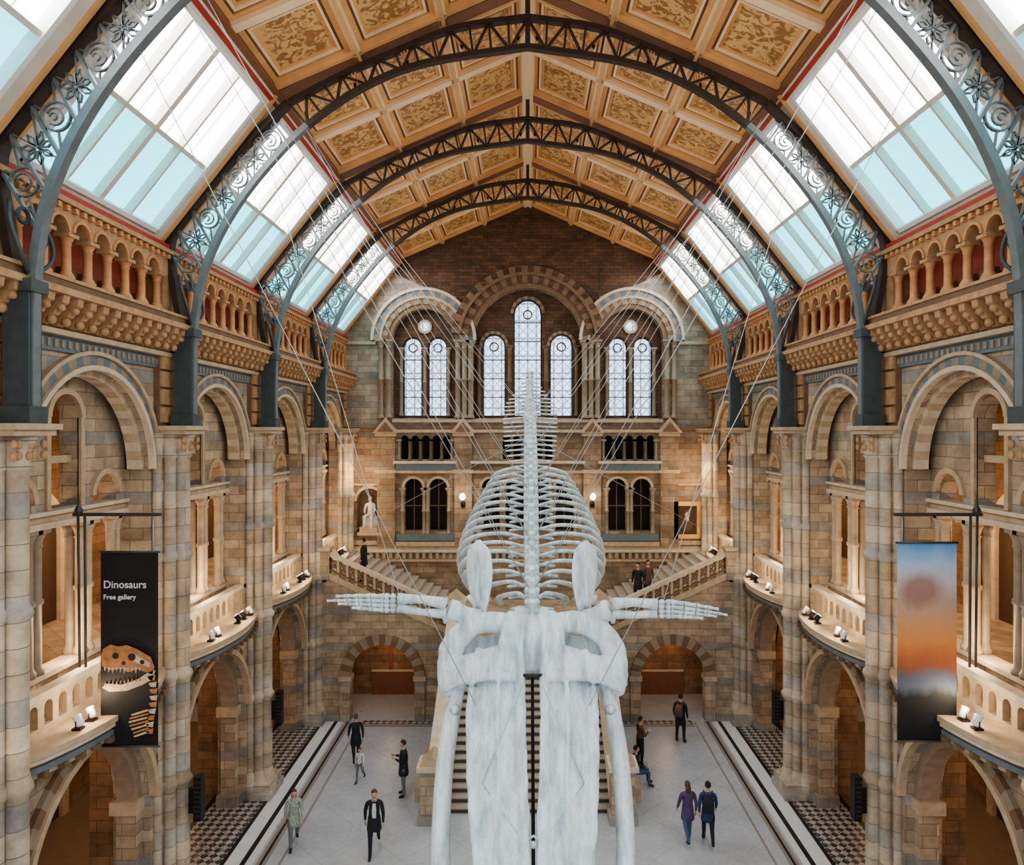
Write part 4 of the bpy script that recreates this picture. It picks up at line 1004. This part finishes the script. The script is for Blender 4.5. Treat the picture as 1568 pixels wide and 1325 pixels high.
# ------------------------------------------------------------ banners
def mk_banner_right():
    m, nt, b = newmat('printed_landscape_banner')
    tc = N(nt, 'ShaderNodeTexCoord'); sp_ = N(nt, 'ShaderNodeSeparateXYZ'); nt.links.new(tc.outputs['Generated'], sp_.inputs[0])
    nz = N(nt, 'ShaderNodeTexNoise'); nz.inputs['Scale'].default_value = 2.5; nz.inputs['Detail'].default_value = 2; nt.links.new(tc.outputs['Generated'], nz.inputs['Vector'])
    zz = math_(nt, 'ADD', sp_.outputs[2], math_(nt, 'MULTIPLY', math_(nt, 'SUBTRACT', nz.outputs[0], .5), .08))
    r = N(nt, 'ShaderNodeValToRGB'); nt.links.new(zz, r.inputs[0]); e = r.color_ramp.elements
    e[0].position = 0; e[0].color = (.005, .005, .006, 1); e[1].position = 1; e[1].color = (.12, .32, .60, 1)
    for p_, c_ in ((.23, (.012, .012, .015)), (.28, (.10, .12, .17)), (.33, (.08, .10, .15)), (.37, (.24, .07, .03)), (.43, (.42, .12, .04)), (.50, (.62, .24, .07)), (.6, (.60, .30, .14)), (.70, (.46, .32, .26)), (.80, (.56, .50, .50)), (.9, (.40, .52, .68))):
        q = e.new(p_); q.color = (*c_, 1)
    dx_ = math_(nt, 'MULTIPLY', math_(nt, 'SUBTRACT', sp_.outputs[0], .40), .8); dz_ = math_(nt, 'MULTIPLY', math_(nt, 'SUBTRACT', zz, .76), 3.2)
    d = math_(nt, 'SQRT', math_(nt, 'ADD', math_(nt, 'MULTIPLY', dx_, dx_), math_(nt, 'MULTIPLY', dz_, dz_)))
    mr = N(nt, 'ShaderNodeMapRange'); mr.inputs[1].default_value = .36; mr.inputs[2].default_value = .18; mr.inputs[4].default_value = .8; nt.links.new(d, mr.inputs[0])
    c = mixc(nt, mr.outputs[0], r.outputs[0], (.30, .15, .11))
    nt.links.new(c, b.inputs['Base Color']); b.inputs['Roughness'].default_value = .6
    return m
M_bleft = plain('black_banner_print', (.008, .007, .007), .6, noise=.2)
M_print = plain('printed_bone_orange', (.34, .15, .06), .6, noise=.85, nscale=8)
M_printw = plain('printed_cream', (.48, .36, .26), .6, noise=.7, nscale=10)
for s in (-1, 1):
    e = empty('hanging_banner', (s*7.75, 14, 7.3)); mb = MB(); yb = 14.0
    xa, xb = (s*8.32, s*7.2) if s < 0 else (s*7.2, s*8.36); zt = 9.12 if s < 0 else 9.3; zb = 5.35 if s < 0 else 5.45
    nn = 6
    vs = []
    for k in range(nn+1):
        t = k/nn; vs += [(xa+(xb-xa)*t, yb+.03*sin(t*pi), zb), (xa+(xb-xa)*t, yb+.03*sin(t*pi), zt)]
    mb.add(vs, [(2*k, 2*k+2, 2*k+3, 2*k+1) for k in range(nn)], M_bleft if s < 0 else mk_banner_right(), True)
    b = mb.build('cloth', e); b.matrix_parent_inverse = Matrix.Translation(-Vector(e.location))
    mb = MB()
    mb.tube([(xa-.03, yb, zt+.02), (xb+.03, yb, zt+.02)], .022, M_pole, 8); mb.tube([(xa-.03, yb, zb), (xb+.03, yb, zb)], .02, M_pole, 8)
    wx = s*8.85
    mb.box(min(s*7.15, wx), max(s*7.15, wx), yb-.04, yb+.04, 9.84, 9.9, M_pole)
    for dd in (0, .13): mb.tube([(s*(8.62+dd), yb-.02, 9.9), (s*(8.60+dd*.9), yb-.02, 6.9)], .024, M_pole, 8)
    for xx in (xa+.1, xb-.1): mb.tube([(xx, yb, zt), (xx, yb, 9.86)], .01, M_cable, 6)
    mb.lathe(s*8.75, yb, [(.06, 9.88), (.08, 9.95), (.03, 10.05), (.012, 10.2)], M_pole)
    b = mb.build('bracket', e); b.matrix_parent_inverse = Matrix.Translation(-Vector(e.location))
    if s < 0:
        for tx_, sz, zz in (('Dinosaurs', .205, 8.44), ('Free gallery', .135, 8.22)):
            cu = bpy.data.curves.new(tx_, 'FONT'); cu.body = tx_; cu.size = sz; cu.extrude = .001; cu.materials.append(M_fwhite); cu.offset = .003
            to = bpy.data.objects.new('lettering', cu); COL.objects.link(to); to.location = (-8.26, yb-.02, zz); to.rotation_euler = (pi/2, 0, 0); to.parent = e; to.matrix_parent_inverse = Matrix.Translation(-Vector(e.location))
        mb = MB(); MP = lambda u, v, w: (u, w, v)
        sk = [(-8.3, 7.12), (-8.26, 7.26), (-8.12, 7.34), (-7.96, 7.30), (-7.8, 7.33), (-7.62, 7.26), (-7.48, 7.18), (-7.34, 7.1), (-7.26, 6.9), (-7.3, 6.76), (-7.42, 6.8), (-7.6, 6.86), (-7.78, 6.8), (-7.9, 6.88), (-8.1, 6.84), (-8.28, 6.92)]
        mb.prism(MP, sk, yb-.025, yb-.015, M_print)
        mb.prism(MP, [(-8.28, 6.50), (-8.14, 6.42), (-7.8, 6.44), (-7.5, 6.55), (-7.3, 6.66), (-7.24, 6.84), (-7.38, 6.8), (-7.6, 6.66), (-7.9, 6.56), (-8.2, 6.58)], yb-.025, yb-.015, M_printw)
        mb.prism(MP, [(-7.72, 7.2), (-7.5, 7.08), (-7.34, 6.98), (-7.36, 6.9), (-7.6, 6.98), (-7.76, 7.1)], yb-.027, yb-.02, M_printw)
        for cx_, cz_, r in ((-8.02, 7.12, .06), (-7.70, 7.1, .075), (-7.5, 7.0, .045), (-7.86, 6.98, .04)): mb.ring(MP, cx_, cz_, .001, r, 0, 360, yb-.03, yb-.024, M_bleft, 12)
        for k in range(10):
            x = -8.24+.075*k; h_ = .08+.05*((k*7) % 3)/2
            mb.prism(MP, [(x, 6.9), (x+.045, 6.9), (x+.015, 6.9-h_)], yb-.03, yb-.02, M_printw); mb.prism(MP, [(x, 6.54+.01*k), (x+.04, 6.54+.01*k), (x+.025, 6.62+.01*k)], yb-.03, yb-.02, M_print)
        for k in range(9):
            x, z = -7.34+.04*sin(k*.6), 6.72-k*.13
            mb.prism(MP, [(x-.06, z), (x+.10, z+.03), (x+.08, z-.08), (x-.02, z-.07)], yb-.025, yb-.015, M_printw if k % 2 else M_print)
        # printed striped shape low on the banner
        for k in range(7):
            z = 5.98-.07*k; w_ = .10+.05*sin(k*.8)
            mb.prism(MP, [(-7.62-w_, z), (-7.40, z+.10), (-7.36, z+.07), (-7.60-w_, z-.03)], yb-.025, yb-.015, M_print if k % 2 else M_printw)
        b = mb.build('printed_skull', e); b.matrix_parent_inverse = Matrix.Translation(-Vector(e.location))

# ------------------------------------------------------------ loudspeakers & spotlights
for s in (-1, 1):
    for y in (17.3, 22.9):
        mb = MB(); x0, x1 = sorted((s*7.82, s*8.0))
        mb.box(x0, x1, y-.12, y+.12, 2.15, 3.2, M_black)
        for k in range(8): mb.box(x0+.01, x1-.01, y-.135, y-.118, 2.25+k*.115, 2.31+k*.115, M_dark)
        mb.box(min(s*8.0, s*8.15), max(s*8.0, s*8.15), y-.04, y+.04, 2.3, 2.9, M_black)
        mb.build('column_loudspeaker')
    for (y0, y1) in BAYS[1:]:
        mb = MB(); c = (y0+y1)/2
        for dy in (-1.15, -.75, 0.6, 1.0, 1.5):
            x = s*8.35; y = c+dy
            mb.box(x-.08, x+.08, y-.08, y+.08, 5.95, 5.99, M_black)
            mb.tube([(x, y-.08, 5.97), (x, y-.08, 6.12)], .012, M_black, 5); mb.tube([(x, y+.08, 5.97), (x, y+.08, 6.12)], .012, M_black, 5)
            d = Vector((s*.5, -.2 if dy > 0 else .2, .8)).normalized(); p = Vector((x, y, 6.11))
            mb.tube([p-d*.11, p-d*.08, p+d*.07, p+d*.1], [.04, .07, .075, .085], M_white if int(dy*10) % 2 else M_black, 10)
            mb.tube([p+d*.101, p+d*.105], [.07, .07], M_lens, 10)
        mb.build('spotlight_cluster')

# ------------------------------------------------------------ lights
def pt(loc, e, col, r=.25, nm='warm_light'):
    l = bpy.data.lights.new(nm, 'POINT'); l.energy = e; l.color = col; l.shadow_soft_size = r
    o = bpy.data.objects.new(nm, l); COL.objects.link(o); o.location = loc
WARM = (1, .66, .37); WARM2 = (1, .79, .53)
for s in (-1, 1):
    for (y0, y1) in BAYS[1:]:
        c = (y0+y1)/2
        pt((s*11.8, c, 4.2), 95, WARM)
        pt((s*12.0, c, 8.6), 190, WARM)
        pt((s*9.15, c+.1, 7.15), 46, WARM2, .12)
        pt((s*8.3, c+.9, 6.35), 24, WARM2, .1); pt((s*8.3, c-.9, 6.35), 24, WARM2, .1)
    pt((s*5.75, 30.2, 2.4), 34, WARM)
    pt((s*7.9, 33.0, 9.6), 75, WARM, .2)
    pt((s*3.05, 33.4, 8.45), 35, WARM2)
pt((-7.5, 33.4, 8.3), 14, WARM2, .05)  # unseen fill light added to brighten the niche statue, no fixture there
pt((7.55, 33.3, 8.3), 10, WARM2, .05)

w = bpy.data.worlds.new('World'); scene.world = w; w.use_nodes = True
nt = w.node_tree; bg = nt.nodes['Background']
sky = nt.nodes.new('ShaderNodeTexSky'); sky.sky_type = 'NISHITA'; sky.sun_elevation = radians(50); sky.sun_disc = False; sky.sun_rotation = radians(40)
mx = nt.nodes.new('ShaderNodeMix'); mx.data_type = 'RGBA'; mx.inputs[0].default_value = .9; mx.inputs[7].default_value = (.94, .96, 1, 1)
nt.links.new(sky.outputs[0], mx.inputs[6]); nt.links.new(mx.outputs[2], bg.inputs[0]); bg.inputs[1].default_value = 1.4

try: scene.view_settings.look = 'AgX - Medium High Contrast'
except Exception: pass

# ------------------------------------------------------------ camera
cam = bpy.data.cameras.new('camera'); co = bpy.data.objects.new('camera', cam); COL.objects.link(co)
co.location = (0, 0, CAMH); co.rotation_euler = (pi/2, 0, 0)
cam.sensor_fit = 'HORIZONTAL'; cam.sensor_width = 36; cam.lens = 36*F/1568.0
cam.shift_x = -(808-784)/1568.0; cam.shift_y = -(662.5-660)/1568.0
cam.clip_start = .1; cam.clip_end = 200
scene.camera = co
